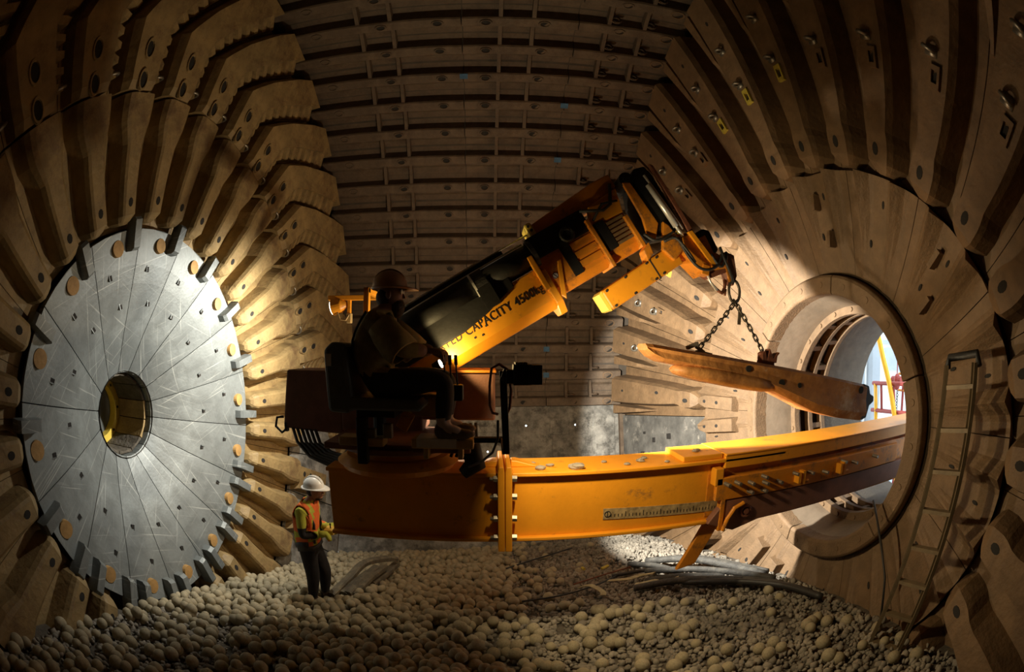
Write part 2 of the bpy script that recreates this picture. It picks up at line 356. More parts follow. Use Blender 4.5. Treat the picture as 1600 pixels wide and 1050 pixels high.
def hook_mesh(name, R=.06, r=.016):
    mb = MB(); mb.torus((0, 0, 0), (0, 1, 0), R, r, 10, 6, 0, pi); mb.cyl((0, 0, 0), (0, 0, .001), .001, n=3)
    return mb
li, lo_ = left_inner(), left_outer()
hk = MB(); hk.torus((P(-1, 3.58, 0, .02)[0], 3.58*cos(rad(-3.9)), 3.58*sin(rad(-3.9))), (0, 1, 0), .085, .018, 12, 6, 0, 1.4*pi)
hk_me = hk.mesh('lifting_hook', 'steel', True)
ST = 11.25
for k in range(32):
    a = ST*k; aa = (a+180) % 360-180
    if -135 < aa < -80: continue
    o = link('head_liner', li, wallL); o.rotation_euler.x = rad(a)
    if aa > -4 or aa < -140:
        o2 = link('grate_liner', lo_, wallL); o2.rotation_euler.x = rad(a)
        h = bpy.data.objects.new('lifting_hook', hk_me); COL.objects.link(h); h.parent = o2
# bare outer sector of the left head behind the standing worker
for k in range(-1, -7, -1):
    mb = MB(); sweep(mb, -1, [3.42, 4.3, 5.28], lambda r: [(-gap(r, 5.5), -.11), (-gap(r, 5.5), -.07), (gap(r, 5.5), -.07), (gap(r, 5.5), -.11)])
    o = mb.build('bare_head_plate', 'bare', wallL); o.rotation_euler.x = rad(ST*k)
# two short lifter brackets left bolted on there
for a0 in (-24, -36):
    mb = MB(); sweep(mb, -1, [3.45, 3.55, 4.0, 4.35], lambda r: [(-.24, -.08), (-.20, .10), (.20, .10), (.24, -.08)])
    for r0 in (3.6, 3.8, 4.1):
        mb.strip([[P(-1, r0+.04*cos(2*pi*j/8), math.degrees((.05*sin(2*pi*j/8)+.08)/r0), h) for j in range(8)] for h in (.099, .106)], 1)
    o = mb.build('lifter_bracket', ['headL', 'slotdark'], wallL, bevel=.01); o.rotation_euler.x = rad(a0)
# grey centre disc: 16 curved plates
def disc_plate():
    mb = MB(); rs = [.50, .53, .6, .7, .82, .96, 1.12, 1.3, 1.5, 1.7, 1.9, 2.07]
    w = lambda r: max(.02, gap(r, 11.25)-.005)
    secs = []
    for r in rs:
        w_ = w(r); secs.append([(-w_, -.10), (-w_, 0), (-w_*.5, .004), (0, .004), (w_*.5, .004), (w_, 0), (w_, -.10)])
    mb.strip([[P(-1, r, math.degrees(t/r), h) for t, h in s_] for r, s_ in zip(rs, secs)], 0)
    for r0, t0 in ((1.66, .10), (1.30, -.10)):
        c = Vector(P(-1, r0, math.degrees(t0/r0), .0)); mb.box(c, (.016, .085, .038), (0, 0, 0), 1)
        mb.box(c+Vector((.004, 0, .025)), (.022, .085, .012), None, 0)
    return mb.mesh('disc_plate', ['disc', 'slotdark'], True)
dp = disc_plate(); dp.polygons.foreach_set('use_smooth', [False]*len(dp.polygons))
plug = MB(); plug.cyl(P(-1, 1.91, 0, -.03), (P(-1, 1.91, 0, 0)[0]+.036, 1.91, 0), .088, .085, 20); plug_me = plug.mesh('plug', 'plug')
lug = MB()
lug.strip([[P(-1, r, math.degrees(t/r), h) for t, h in ((-.055, -.02), (-.05, hh), (.05, hh), (.055, -.02))] for r, hh in ((1.85, .10), (1.88, .14), (2.16, .13), (2.19, .10))]); lug_me = lug.mesh('edge_lug', 'disc')
for k in range(16):
    a = 1.6+22.5*k; aa = (a+180) % 360-180
    o = link('disc_plate', dp, wallL); o.rotation_euler.x = rad(a)
    for me, nm, da in ((plug_me, 'plug', 0.0), (lug_me, 'edge_lug', -6.4)) + (((lug_me, 'edge_lug', -14.2),) if -150 < aa < -5 else ()):
        c = bpy.data.objects.new(nm, me); COL.objects.link(c); c.parent = o; c.rotation_euler.x = rad(da)
# hole through the left trunnion: staves, collar ring, dark end
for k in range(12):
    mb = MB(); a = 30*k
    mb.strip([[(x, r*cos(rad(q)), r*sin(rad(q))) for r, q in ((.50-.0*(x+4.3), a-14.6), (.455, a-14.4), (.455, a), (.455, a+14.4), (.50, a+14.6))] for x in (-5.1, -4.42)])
    mb.build('trunnion_stave', 'headL' if -60 < (a+180) % 360-180 < 30 else 'bed', wallL, bevel=.008)  # lit lower staves tan, shade on the others put in as a dark colour
mb = MB(); mb.strip([[(x, r*cos(2*pi*j/32), r*sin(2*pi*j/32)) for j in range(32)] for x, r in ((-5.1, .46), (-4.98, .46), (-4.98, .36), (-5.1, .36))], 0, caps=False)
for j in range(8): mb.cyl((-4.985, .41*cos(2*pi*j/8), .41*sin(2*pi*j/8)), (-4.972, .41*cos(2*pi*j/8), .41*sin(2*pi*j/8)), .018, n=8, mi=1)
mb.build('collar_ring', ['paleyel', 'slotdark'], wallL)
mb = MB(); mb.strip([[(x, .515*cos(2*pi*j/32), .515*sin(2*pi*j/32)) for j in range(32)] for x in (-5.2, -4.30)], 0, caps=False); mb.build('trunnion_sleeve', 'wall', wallL)
mb = MB(); mb.cyl((-5.22, 0, 0), (-5.1, 0, 0), .56, n=32); mb.build('end_disc', 'seat', wallL)

# ---- right head: outer lifters, inner plates, flange ring, trunnion tube ----------------------------------------
def right_outer():
    mb = MB(); rs = [2.70, 3.3, 4.0, 4.7, 5.28]
    sweep(mb, 1, rs, lambda r: [(-gap(r, 5.55), -.21), (-gap(r, 5.55), -.12), (gap(r, 5.55), -.12), (gap(r, 5.55), -.21)])
    rr = [2.72, 2.76, 2.82, 2.95, 3.02, 3.10, 3.2, 3.35, 3.7, 4.2, 4.7, 5.27]
    lw = lambda r: lerp(r, rr, [.05, .10, .14, .15, .14, .11, .10, .12, .16, .20, .23, .25])
    rw = lambda r: lerp(r, rr, [.05, .11, .16, .18, .18, .17, .18, .20, .23, .26, .29, .31])
    def sec(r):
        h = lerp(r, [2.72, 2.8, 3.1, 5.27], [.08, .17, .20, .20]); a, b = -lw(r), rw(r)
        return [(a-.03, -.14), (a*.96, h*.6), (a*.84, h), (b*.80, h), (b*.96, h*.6), (b+.03, -.14)]
    sweep(mb, 1, rr, sec)
    def sec2(r):      # second tapering ridge towards the shell
        h = lerp(r, [4.15, 4.5, 5.27], [.0, .12, .16]); c = -gap(r, 4.2); w = lerp(r, [4.15, 5.27], [.02, .12])
        return [(c-w, -.14), (c-w*.7, h), (c+w*.7, h), (c+w, -.14)]
    sweep(mb, 1, [4.15, 4.5, 4.9, 5.27], sec2)
    for r0, t0, a_, b_, hh in ((2.93, -.01, .058, .036, .187), (3.70, .07, .05, .03, .2015), (4.85, .03, .035, .025, .2015)):
        mb.strip([[P(1, r0+a_*cos(2*pi*j/10), math.degrees((t0+b_*sin(2*pi*j/10))/r0), h) for j in range(10)] for h in (hh-.01, hh+.004)], 1)
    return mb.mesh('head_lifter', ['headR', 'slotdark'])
ro = right_outer()
def rot_part(me, name, parent):
    c = bpy.data.objects.new(name, me); COL.objects.link(c); c.parent = parent; return c
hkR = MB()
for r0, t0 in ((4.40, .02), (3.90, .02)):
    c = Vector(P(1, r0, math.degrees(t0/r0), .24)); hkR.torus(c, (0, 1, .2), .055, .02, 10, 6, .2*pi, 1.75*pi); hkR.box(c+Vector((.05, 0, 0)), (.06, .09, .11))
hookR_me = hkR.mesh('lifting_hook', 'steel', True)
lg = MB(); r0 = 3.71
fr = lambda s, h: [P(1, r0+dr*s, math.degrees((.07+dt*s)/r0), h) for dr, dt in ((-.09, -.055), (.09, -.055), (.09, .055), (-.09, .055))]
lg.strip([fr(1, .195), fr(1, .235), fr(.55, .235), fr(.55, .195)], 0, caps=False)
lugR = {c: lg.mesh('cast_lug', c) for c in ('yelmark', 'headR')}
for k in range(32):
    a = ST*k-.6; aa = (a+180) % 360-180
    if -128 < aa < -80 or -30 < aa < -5: continue
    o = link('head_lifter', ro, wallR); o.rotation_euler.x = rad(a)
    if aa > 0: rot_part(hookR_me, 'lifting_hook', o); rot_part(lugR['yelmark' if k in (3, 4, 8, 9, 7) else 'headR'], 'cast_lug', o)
# stripped grey sector
for k in (-1, -2):
    mb = MB(); sweep(mb, 1, [2.72, 3.6, 4.5, 5.28], lambda r: [(-gap(r, 5.5), -.11), (-gap(r, 5.5), -.06), (gap(r, 5.5), -.06), (gap(r, 5.5), -.11)])
    for r0, t0, w_, l_ in ((4.5, .1, .05, .10), (4.2, -.05, .09, .12), (3.75, .0, .10, .18), (4.6, -.3, .06, .2)):
        c = P(1, r0, math.degrees(t0/r0), -.06); mb.box(c, (.03, l_, w_), None, 1)
    o = mb.build('bare_head_plate', ['bare2', 'slotdark'], wallR); o.rotation_euler.x = rad(ST*k-.6)
def right_inner(kind):
    mb = MB(); rs = [1.56, 1.9, 2.3, 2.69]; hw = 11.15
    N_ = 20
    def sec(r):
        top = []
        for i in range(N_+1):
            q = -hw+2*hw*i/N_; ridge = .11*max(0, 1-abs(abs(q)-5.6)/2.6)*lerp(r, [1.6, 2.0, 2.69], [0, .5, 1.5])
            top.append((gap(r, q), -.03+ridge))
        return [(-gap(r, hw), -.11)]+top+[(gap(r, hw), -.11)]
    sweep(mb, 1, rs, sec)
    for r0, q in ((2.44, 1.0), (2.02, -3.0)):
        mb.strip([[P(1, r0+.04*cos(2*pi*j/8), q+math.degrees(.016*sin(2*pi*j/8)/r0), h) for j in range(8)] for h in (-.05, -.022 if r0 > 2.3 else -.012)], 1)
    if kind:
        for r0, q in ((2.38, -1.5), (1.98, 2.0)):
            c = Vector(P(1, r0, q, .03)); mb.box(c, (.10, .18, .05), None, 0)
    return mb.mesh('feed_plate', ['innerR', 'slotdark'])
ri = [right_inner(0), right_inner(1)]
for k in range(16):
    o = link('feed_plate', ri[1 if k in (4, 6) else 0], wallR); o.rotation_euler.x = rad(22.5*k+8)
# rounded lifter fingers on the inner plates where the outer ring is stripped
for a in (-.5, -9.5, -20.5, -66, -78):
    mb = MB()
    def sec(r): h = .10; w = lerp(r, [2.0, 2.55, 2.66, 2.72], [.12, .12, .08, .03]); return [(-w, -.05), (-w*.8, h), (w*.8, h), (w, -.05)]
    sweep(mb, 1, [1.95, 2.3, 2.55, 2.66, 2.72], sec)
    for r0 in (2.56, 2.28): mb.strip([[P(1, r0+.035*cos(2*pi*j/8), math.degrees(.03*sin(2*pi*j/8)/r0), h) for j in range(8)] for h in (.09, .106)], 1)
    o = mb.build('lifter_finger', ['innerR', 'slotdark'], wallR, bevel=.01); o.rotation_euler.x = rad(a)
# flange ring in four segments
for k in range(6):
    mb = MB(); n = 14; a0 = 40+60*k
    prof = [(3.84, 1.60), (3.60, 1.60), (3.575, 1.57), (3.575, 1.41), (3.60, 1.385), (3.84, 1.385)]
    mb.strip([[(x, r*cos(rad(a0+.25+59.5*j/n)), r*sin(rad(a0+.25+59.5*j/n))) for x, r in prof] for j in range(n+1)])
    o = mb.build('flange_segment', 'innerR', wallR, bevel=.012)
    for j in range(4):
        q = rad(a0+8+15*j); b_ = MB(); b_.cyl((3.585, 1.49*cos(q), 1.49*sin(q)), (3.567, 1.49*cos(q), 1.49*sin(q)), .04, .034, 10); b_.build('flange_bolt', 'innerR', o)
def ringpiece(name, prof, m_, n=64, parent=wallR, smooth=True):
    mb = MB(); mb.strip([[(x, r*cos(2*pi*j/n), r*sin(2*pi*j/n)) for j in range(n)] for x, r in prof], 0, caps=False); return mb.build(name, m_, parent, smooth)
ringpiece('trunnion_liner', [(3.70, 1.40), (3.85, 1.375), (4.05, 1.31), (4.20, 1.285)], 'trun')
ringpiece('inner_flange', [(4.19, 1.30), (4.19, 1.19), (4.27, 1.185), (4.27, 1.30)], 'innerR', smooth=False)
for j in range(24):
    q = 2*pi*j/24; b_ = MB(); b_.cyl((4.195, 1.245*cos(q), 1.245*sin(q)), (4.172, 1.245*cos(q), 1.245*sin(q)), .032, .028, 8); b_.build('trunnion_bolt', 'innerR', wallR)
for j in range(36):       # two rows of slots = bars round the tube
    for x0, x1, ph in ((4.30, 4.50, 0), (4.55, 4.76, 5)):
        mb = MB(); q0 = 10*j+ph
        mb.strip([[(x, r*cos(rad(q)), r*sin(rad(q))) for r, q in ((1.34, q0-1.9), (1.225, q0-1.7), (1.225, q0+1.7), (1.34, q0+1.9))] for x in (x0, x1)])
        if j % 2 == 0: mb.build('slot_bar', 'innerR', wallR)
for xa, xb in ((4.26, 4.31), (4.49, 4.56), (4.75, 4.82)): ringpiece('slot_ring', [(xa, 1.32), (xa, 1.205), (xb, 1.205), (xb, 1.32)], 'innerR', smooth=False)
ringpiece('slot_back', [(4.26, 1.335), (4.82, 1.335)], 'slotdark')
ringpiece('trunnion_tube', [(4.80, 1.25), (5.74, 1.23), (5.78, 1.27), (5.78, 1.45), (4.0, 1.75), (3.70, 1.62)], 'tube')

# ------------------------------------------------------------------ outside, seen through the trunnion
g = MB(); g.b(5.9, 16, -8, 10, -3.2, -3.0); struct(g.build('floor', 'outgrey'), 'grey plant floor outside the trunnion opening', 'floor')
w = MB(); w.b(13.5, 13.8, -6, 11, -3, 3.6); ow = struct(w.build('wall_far', 'outwall'), 'white clad building wall seen through the opening', 'wall')
for z in (.9, 1.9):
    w = MB(); w.b(13.38, 13.5, -6, 11, z, z+.12); w.build('wall_rail', 'outgrey', ow)
for y in (3.2, 4.6, 6.0):
    w = MB(); w.b(13.40, 13.5, y, y+.9, .0, .75); w.build('window_panel', 'outgrey', ow)
w = MB(); w.b(7.9, 8.2, 2.80, 6.0, -3, 5); ws_ = struct(w.build('wall_side', 'outgrey'), 'grey steel column panel beside the opening', 'wall')
w = MB(); w.b(7.86, 7.9, 2.98, 3.02, -3, 5); w.build('wall_seam', 'outwall', ws_)
t = thing('guard_rail', (7.2, 1.7, -3), 'bright yellow and red tubular guard rail seen through the round opening', 'railing')
mb = MB(); mb.tube([(7.2, 1.20, -3), (7.2, 1.25, -1.4), (7.2, 1.44, -.67), (7.2, 1.70, .1), (7.2, 1.90, .58), (7.2, 2.02, .95), (7.2, 2.25, 1.7)], .055, 10); mb.build('post', 'outyel', t, True)
mb = MB(); mb.tube([(7.25, 2.0, -3), (7.25, 2.06, -.74), (7.25, 2.15, .1)], .04, 10); mb.build('post', 'outyel', t, True)
for z in (.10, -.42): mb = MB(); mb.tube([(7.25, 2.22, z), (7.25, .9, z+.03)], .04, 8); mb.build('rail', 'outred', t, True)
for y, z in ((1.98, .1), (1.62, .1)): mb = MB(); mb.tube([(7.25, y, z), (7.25, y-.06, z-.55)], .028, 8); mb.build('baluster', 'outred', t, True)
t = thing('scaffold_frame', (8.6, 1.9, -3), 'red and orange lattice steel frame standing outside the opening', 'scaffold')
for y in (1.3, 1.65, 2.0, 2.35):
    mb = MB(); mb.tube([(8.6, y, -3), (8.6, y, .15)], .03, 8); mb.build('upright', 'outred', t)
for y0, y1, z0 in ((1.3, 2.0, -1.4), (1.65, 2.35, -1.5), (1.3, 2.0, -.7), (1.65, 2.35, -.6), (2.35, 1.65, -1.0), (2.0, 1.3, -1.1)):
    mb = MB(); mb.tube([(8.55, y0, z0), (8.55, y1, z0+.75)], .022, 6); mb.build('brace', 'outorange', t)
for z in (-.75, -.2, .15):
    mb = MB(); mb.tube([(8.6, 1.0, z), (8.6, 2.5, z+.06)], .028, 6); mb.build('ledger', 'outorange', t)
t = thing('hoist_block', (7.5, 1.75, .1), 'dark red chain hoist hanging outside the round opening', 'hoist')
mb = MB(); mb.sphere((7.5, 1.72, .13), (.09, .08, .16), 10, 8); mb.cyl((7.5, 1.60, .18), (7.5, 1.86, .18), .06, n=10); mb.cyl((7.5, 1.72, .2), (7.5, 1.72, 4.5), .012, n=6); mb.build('body', 'outred', t)
mb = MB()
for i in range(9): mb.torus((7.5, 1.70, -.06-i*.055), (1, 0, 0) if i % 2 else (0, 1, 0), .026, .009, 8, 5)
mb.build('chain', 'chain', t)
t = thing('steel_wire', (9.5, 2.7, -3), 'thin grey steel wires slanting outside the opening', 'cable')
mb = MB(); mb.tube([(9.5, 2.4, -3), (9.5, 3.4, 4.5)], .022, 6); mb.build('wire', 'outgrey', t)
mb = MB(); mb.tube([(9.6, 2.6, -3), (9.6, 3.55, 4.5)], .022, 6); mb.build('wire', 'outgrey', t)
# ------------------------------------------------------------------ the charge: steel balls and crushed ore
def zc(x, y): return -2.04+.024*x-y*(.235-.0165*x)
mb = MB(); nx, ny = 60, 70
for j in range(ny+1):
    for i in range(nx+1):
        x = -3.75+7.4*i/nx; y = -4.9+9.5*j/ny
        mb.v.append((x, y, zc(x, y)-.06+.02*sin(x*5+1)*sin(y*4.3)))
for j in range(ny):
    for i in range(nx): mb.f.append((j*(nx+1)+i, j*(nx+1)+i+1, (j+1)*(nx+1)+i+1, (j+1)*(nx+1)+i)); mb.m.append(0)
struct(link('floor', mb.mesh('floor', 'bed', True)), 'sloping bed of ground ore fines filling the drum', 'floor')
def inside(x, y, z, m=.25):
    r = hypot(y, z)
    return r < RS-m and XL(min(max(r, .5), 5.5))+.08 < x < XR(min(max(r, 1.4), 5.5))-.08
def ball_share(x, y):
    s = 1/(1+math.exp((x-.15-.25*max(0, y-1.0)*.2)/.28))
    if y < .4: s = max(s*.9, .18 if x < 1.8 else .06)
    if x < -1.7 and y < -.6: s *= .55
    return s
balls = []; sp = .122
for j in range(int(7.8/(sp*.866))):
    for i in range(int(7.0/sp)):
        x = -3.55+(i+.5*(j % 2))*sp+random.uniform(-.03, .03); y = -3.4+j*sp*.866+random.uniform(-.03, .03)
        if random.random() > ball_share(x, y): continue
        r = random.choice((.052, .058, .062, .066, .07)); z = zc(x, y)+random.uniform(-.01, .035)
        if not inside(x, y, z, .3): continue
        if hypot(x+2.08, y-.74) < .17: z -= .05
        balls.append((x, y, z, r))
for _ in range(520):
    x = random.uniform(-3.3, .3); y = random.uniform(-1.8, 3.8)
    if random.random() < ball_share(x, y) and inside(x, y, zc(x, y), .35) and hypot(x+2.08, y-.74) > .25: balls.append((x, y, zc(x, y)+.075, random.choice((.056, .062, .066))))
for cx, cy in ((.85, -.3), (1.1, -.15), (1.62, -.55), (1.0, -.6), (1.75, -.68), (.3, .9), (2.9, -1.35), (1.25, .2), (2.2, -1.5), (.95, .45), (1.95, .1)):
    for _ in range(4): x = cx+random.uniform(-.15, .15); y = cy+random.uniform(-.12, .12); balls.append((x, y, zc(x, y)+.03, random.uniform(.055, .072)))
def in_view(p):
    d = Vector(p)-CAM; f = Vector((sin(.0492)*cos(.0307), cos(.0492)*cos(.0307), sin(.0307))); a = d.angle(f)
    rt = Vector((cos(.0492), -sin(.0492), 0)); up = rt.cross(f); k = 2*sin(a/2)*711.1/max(1e-6, hypot(d.dot(rt), d.dot(up)))
    return abs(d.dot(rt)*k) < 800 and abs(d.dot(up)*k) < 520
order = sorted(range(len(balls)), key=lambda i: (0 if in_view(balls[i][:3]) else 1, -balls[i][3]/(Vector(balls[i][:3])-CAM).length))
near = set(order[:300])
bm = bmesh.new(); bmesh.ops.create_icosphere(bm, subdivisions=3, radius=1); ball_me = bpy.data.meshes.new('grinding_ball'); bm.to_mesh(ball_me); bm.free()
ball_me.polygons.foreach_set('use_smooth', [True]*len(ball_me.polygons)); ball_me.materials.append(M['ball'])
for i in near:
    x, y, z, r = balls[i]; o = link('grinding_ball', ball_me); o.location = (x, y, z); q = random.uniform(.95, 1.08); o.scale = (r*q, r, r/q); o.rotation_euler = (random.random()*3, random.random()*3, 0)
    tag(o, 'dusty brown steel grinding ball in the dark foreground of the charge bed', 'ball', 'grinding balls in the foreground')
def scatter(name, pts, subdiv, jitter, m_, squash=False):
    bm = bmesh.new(); bmesh.ops.create_icosphere(bm, subdivisions=subdiv, radius=1); V = np.array([v.co[:] for v in bm.verts]); F = np.array([[v.index for v in f.verts] for f in bm.faces]); bm.free()
    n = len(pts); pts = np.array(pts); nv = len(V)
    W = np.repeat(V[None], n, 0)*(1+rng.uniform(-jitter, jitter, (n, nv, 1)))
    if squash: W = W*rng.uniform(.55, 1.25, (n, 1, 3))
    a = rng.uniform(0, 6.28, n); c, s = np.cos(a), np.sin(a); b_ = rng.uniform(-.6, .6, n); cb, sb = np.cos(b_), np.sin(b_)
    X, Y, Z = W[..., 0], W[..., 1], W[..., 2]; Y, Z = Y*cb[:, None]-Z*sb[:, None], Y*sb[:, None]+Z*cb[:, None]
    X, Y = X*c[:, None]-Y*s[:, None], X*s[:, None]+Y*c[:, None]
    W = np.stack([X, Y, Z], -1)*pts[:, 3][:, None, None]+pts[:, None, :3]
    FF = (F[None]+(np.arange(n)*nv)[:, None, None]).reshape(-1)
    me = bpy.data.meshes.new(name); me.vertices.add(n*nv); me.vertices.foreach_set('co', W.reshape(-1))
    nf = n*len(F); me.loops.add(nf*3); me.loops.foreach_set('vertex_index', FF.astype(np.int32))
    me.polygons.add(nf); me.polygons.foreach_set('loop_start', np.arange(0, nf*3, 3, dtype=np.int32)); me.update(calc_edges=True); me.validate()
    if subdiv > 1: me.polygons.foreach_set('use_smooth', [True]*nf)
    me.materials.append(M[m_]); return link(name, me)
rest = [balls[i] for i in range(len(balls)) if i not in near]
tag(scatter('grinding_ball_bed', rest, 2, .03, 'ball'), 'deep bed of dusty steel grinding balls across the drum floor', 'ball bed', kind='stuff')
gr = []
while len(gr) < 18000:
    x = random.uniform(-3.5, 3.55); y = random.uniform(-3.4, 4.3)
    s = 1-.82*ball_share(x, y)*(1 if y > -.4 else .6)
    if random.random() > s: continue
    z = zc(x, y)-.045+random.uniform(-.01, .03)+.10*math.exp(-((x-2.3)**2+(y-2.3)**2)/.5)
    if not inside(x, y, z, .2): continue
    gr.append((x, y, z, random.choice((.018, .022, .026, .03, .036, .045))))
tag(scatter('crushed_ore_gravel', gr, 1, .25, 'gravel', True), 'loose grey crushed ore gravel spread over the right of the drum floor', 'gravel', kind='stuff')

# ------------------------------------------------------------------ relining machine
mach = thing('relining_machine', (-.8, -.03, -.86), 'yellow mill relining crane on a long beam reaching through the round opening', 'crane')
def part(name, mb, m_, bevel=.008, smooth=False, parent=None, label=None): return mb.build(name, m_, parent or mach, smooth, bevel, label)
# beam, left part below the slew deck
def girder(x0, x1, zt=-.215, zb=-.855, slant=0):
    mb = MB(); mb.b(x0, x1, -.235, .175, zb+.03, zt-.03); mb.b(x0, x1, -.30, .24, zt-.035, zt); mb.b(x0, x1, -.29, .23, zb, zb+.035); return mb
part('beam', girder(-1.43, .06), 'yellow')
bm2 = girder(.18, 2.9); beam2 = part('beam', bm2, 'yellow')
mb = MB(); mb.b(2.0, 6.6, -.24, .18, -.80, -.36); mb.b(2.0, 6.6, -.27, .21, -.89, -.855); beam3 = part('beam', mb, 'orange')
for s_ in (0, 1):
    x = .06 if s_ == 0 else .122
    mb = MB(); mb.prism([(x, -.86), (x, -.20), (x+.01, -.15), (x+.05, -.15), (x+.058, -.20), (x+.058, -.93), (x, -.93)], -.345, .285)
    fl = part('flange_plate', mb, 'yellow')
    for z in (-.26, -.42, -.62, -.80):
        b_ = MB(); xx = x-.035 if s_ == 0 else x+.058; b_.cyl((xx, -.31, z), (xx+.04, -.31, z), .03, n=6); b_.cyl((xx-.03 if s_ == 0 else xx+.035, -.31, z), (xx+.03, -.31, z), .017, n=8); b_.build('bolt', 'steel', fl)
for sgn, x in ((-1, .06), (1, .18)):
    mb = MB(); mb.prism([(x, -.215), (x+sgn*.26, -.215), (x+sgn*.04, -.155), (x, -.155)], -.10, .04); part('gusset', mb, 'yellow')
# raised rail on top and side plate with studs
mb = MB(); mb.b(1.72, 2.14, -.26, .2, -.215, -.165); part('rail_end_stop', mb, 'yellow')
mb = MB(); mb.b(2.15, 6.6, -.30, .24, -.31, -.17); mb.b(2.15, 6.6, -.31, .25, -.185, -.165); rail = part('top_rail', mb, 'yellow')
mb = MB(); mb.b(2.03, 2.12, -.345, -.24, -.46, -.29); part('clamp_block', mb, 'yellow')
mb = MB(); mb.b(2.05, 4.9, -.345, -.29, -.61, -.385); sp_ = part('side_plate', mb, 'orange')
for x, z in ((2.14, -.44), (2.26, -.44), (2.42, -.46), (2.42, -.55), (2.58, -.42), (2.60, -.485), (2.59, -.56), (2.78, -.50), (3.0, -.45), (3.22, -.47), (3.45, -.50), (3.75, -.43), (3.95, -.47), (4.35, -.46)):
    b_ = MB(); b_.cyl((x, -.345, z), (x+.012, -.345-.085, z-.004), .02, n=8); b_.build('stud', 'steel', sp_)
for x in (3.05, 3.7):
    b_ = MB(); b_.b(x-.035, x, -.43, -.345, -.55, -.44); b_.b(x+.03, x+.07, -.42, -.345, -.57, -.43); b_.cyl((x-.02, -.40, -.53), (x+.13, -.40, -.54), .014, n=8); b_.build('clamp', 'yellow', sp_)
mb = MB(); mb.prism([(2.0, -.84), (2.18, -.62), (5.2, -.62), (5.2, -.84), (2.6, -.88), (2.3, -.95)], -.335, -.25); part('shaded_skirt', mb, 'brownbox')  # beam's lower side, its shade put in as brown paint
mb = MB(); mb.torus((2.42, -.345, -.76), (0, 1, 0), .055, .018, 14, 6); mb.cyl((2.42, -.37, -.76), (2.42, -.30, -.76), .03, n=12); part('pivot_pin', mb, 'rust', 0)
mb = MB(); mb.tube([(2.16, -.37, -.92), (2.20, -.37, -.80), (2.27, -.37, -.70), (2.37, -.37, -.66)], .022, 8); part('hook_bar', mb, 'orange', 0)
mb = MB(); mb.b(2.12, 2.17, -.345, -.26, -.93, -.60); part('hanger_strap', mb, 'orange')
mb = MB(); mb.prism([(2.02, -.90), (2.22, -.86), (1.98, -1.32), (1.78, -1.36)], -.22, -.17); part('support_leg', mb, 'orange')
mb = MB(); mb.prism([(.985, -.70), (.985, -.595), (2.17, -.64), (2.17, -.745)], -.2415, -.2355); tp = part('scale_strip', mb, 'tape', 0)
for i in range(34):
    x = 1.02+i*.034; b_ = MB(); z = -.603-(x-.985)*.038; ln = .05 if i % 5 == 0 else .028
    b_.prism([(x, z-.075), (x+.007, z-.075), (x+.007, z-.075+ln), (x, z-.075+ln)], -.2428, -.2414); b_.build('tick_mark', 'ink', tp)
b_ = MB(); b_.torus((1.025, -.2425, -.65), (0, 1, 0), .028, .004, 12, 4); b_.build('emblem_ring', 'ink', tp)
# slew ring, turntable and deck
mb = MB(); c0 = (-.82, -.03)
for z0, z1, r0, r1 in ((-.215, -.16, .50, .50), (-.16, -.10, .55, .46), (-.10, -.02, .40, .40)): mb.cyl((*c0, z0), (*c0, z1), r0, r1, 40)
part('slew_ring', mb, 'yellow', .006)
mb = MB(); mb.cyl((*c0, -.03), (*c0, .02), .52, .52, 36); mb.b(-1.35, -.15, -.50, .42, .0, .055); part('turntable', mb, 'brownbox')
mb = MB(); mb.b(-1.16, -.80, -.66, -.50, .072, .14); part('step_bar', mb, 'tanpaint')
mb = MB(); mb.b(-.58, -.12, -.68, -.46, .075, .145); st = part('step_bar', mb, 'tanpaint')
mb = MB(); mb.b(-.54, -.245, -.687, -.455, .085, .152); mb.build('paper_wrap', 'white', st)
for xx in (-.5, -.24, -1.0): mb = MB(); mb.b(xx, xx+.04, -.62, -.5, -.02, .08); part('step_bracket', mb, 'tanpaint')
# power pack boxes
mb = MB(); mb.prism([(-2.0, .60), (-2.06, .02), (-1.40, -.01), (-1.40, .60)], .18, .78); part('power_pack', mb, 'brownbox', .02)
mb = MB(); mb.b(-1.42, -.62, .18, .70, .03, .50); part('turret_base', mb, 'brownbox', .02)
mb = MB(); mb.b(-.62, .05, .10, .58, .17, .60); part('hydraulic_tank', mb, 'brownbox', .02)
mb = MB(); mb.b(-.62, .06, .06, .60, .60, .625); part('tank_lid', mb, 'orange')
mb = MB(); mb.tube([(-2.06, .2, .13), (-2.13, .18, .12), (-2.15, .18, .03), (-2.08, .18, -.03), (-2.02, .2, .02)], .014, 8); mb.box((-2.03, .2, .03), (.03, .05, .09)); part('cable_loop', mb, 'rubber', 0)
for i in range(6):
    mb = MB(); o_ = i*.05; mb.tube([(-1.96+o_, .2, .03), (-1.88+o_, .12, -.10), (-1.72+o_*.9, .05, -.22+.012*i), (-1.50+o_*.6, -.02, -.27+.02*i), (-1.28, -.05, -.20+.02*i), (-1.05, -.05, -.10)], .018, 8); part('hydraulic_hose', mb, 'blkhose', 0, True)
for i in range(5):
    mb = MB(); x = -.30+i*.045; mb.tube([(x, -.10, .18), (x+.01, -.16, .02), (x-.03, -.2, -.10)], .014, 6); part('hydraulic_hose', mb, 'blkhose', 0, True)
mb = MB(); mb.tube([(-.15, -.35, .05), (-.12, -.36, -.12), (-.22, -.36, -.2)], [.07, .09, .05], 10); mb.cyl((-.26, -.42, -.02), (-.10, -.42, -.10), .018, n=8); part('slew_motor', mb, 'black', 0, True)
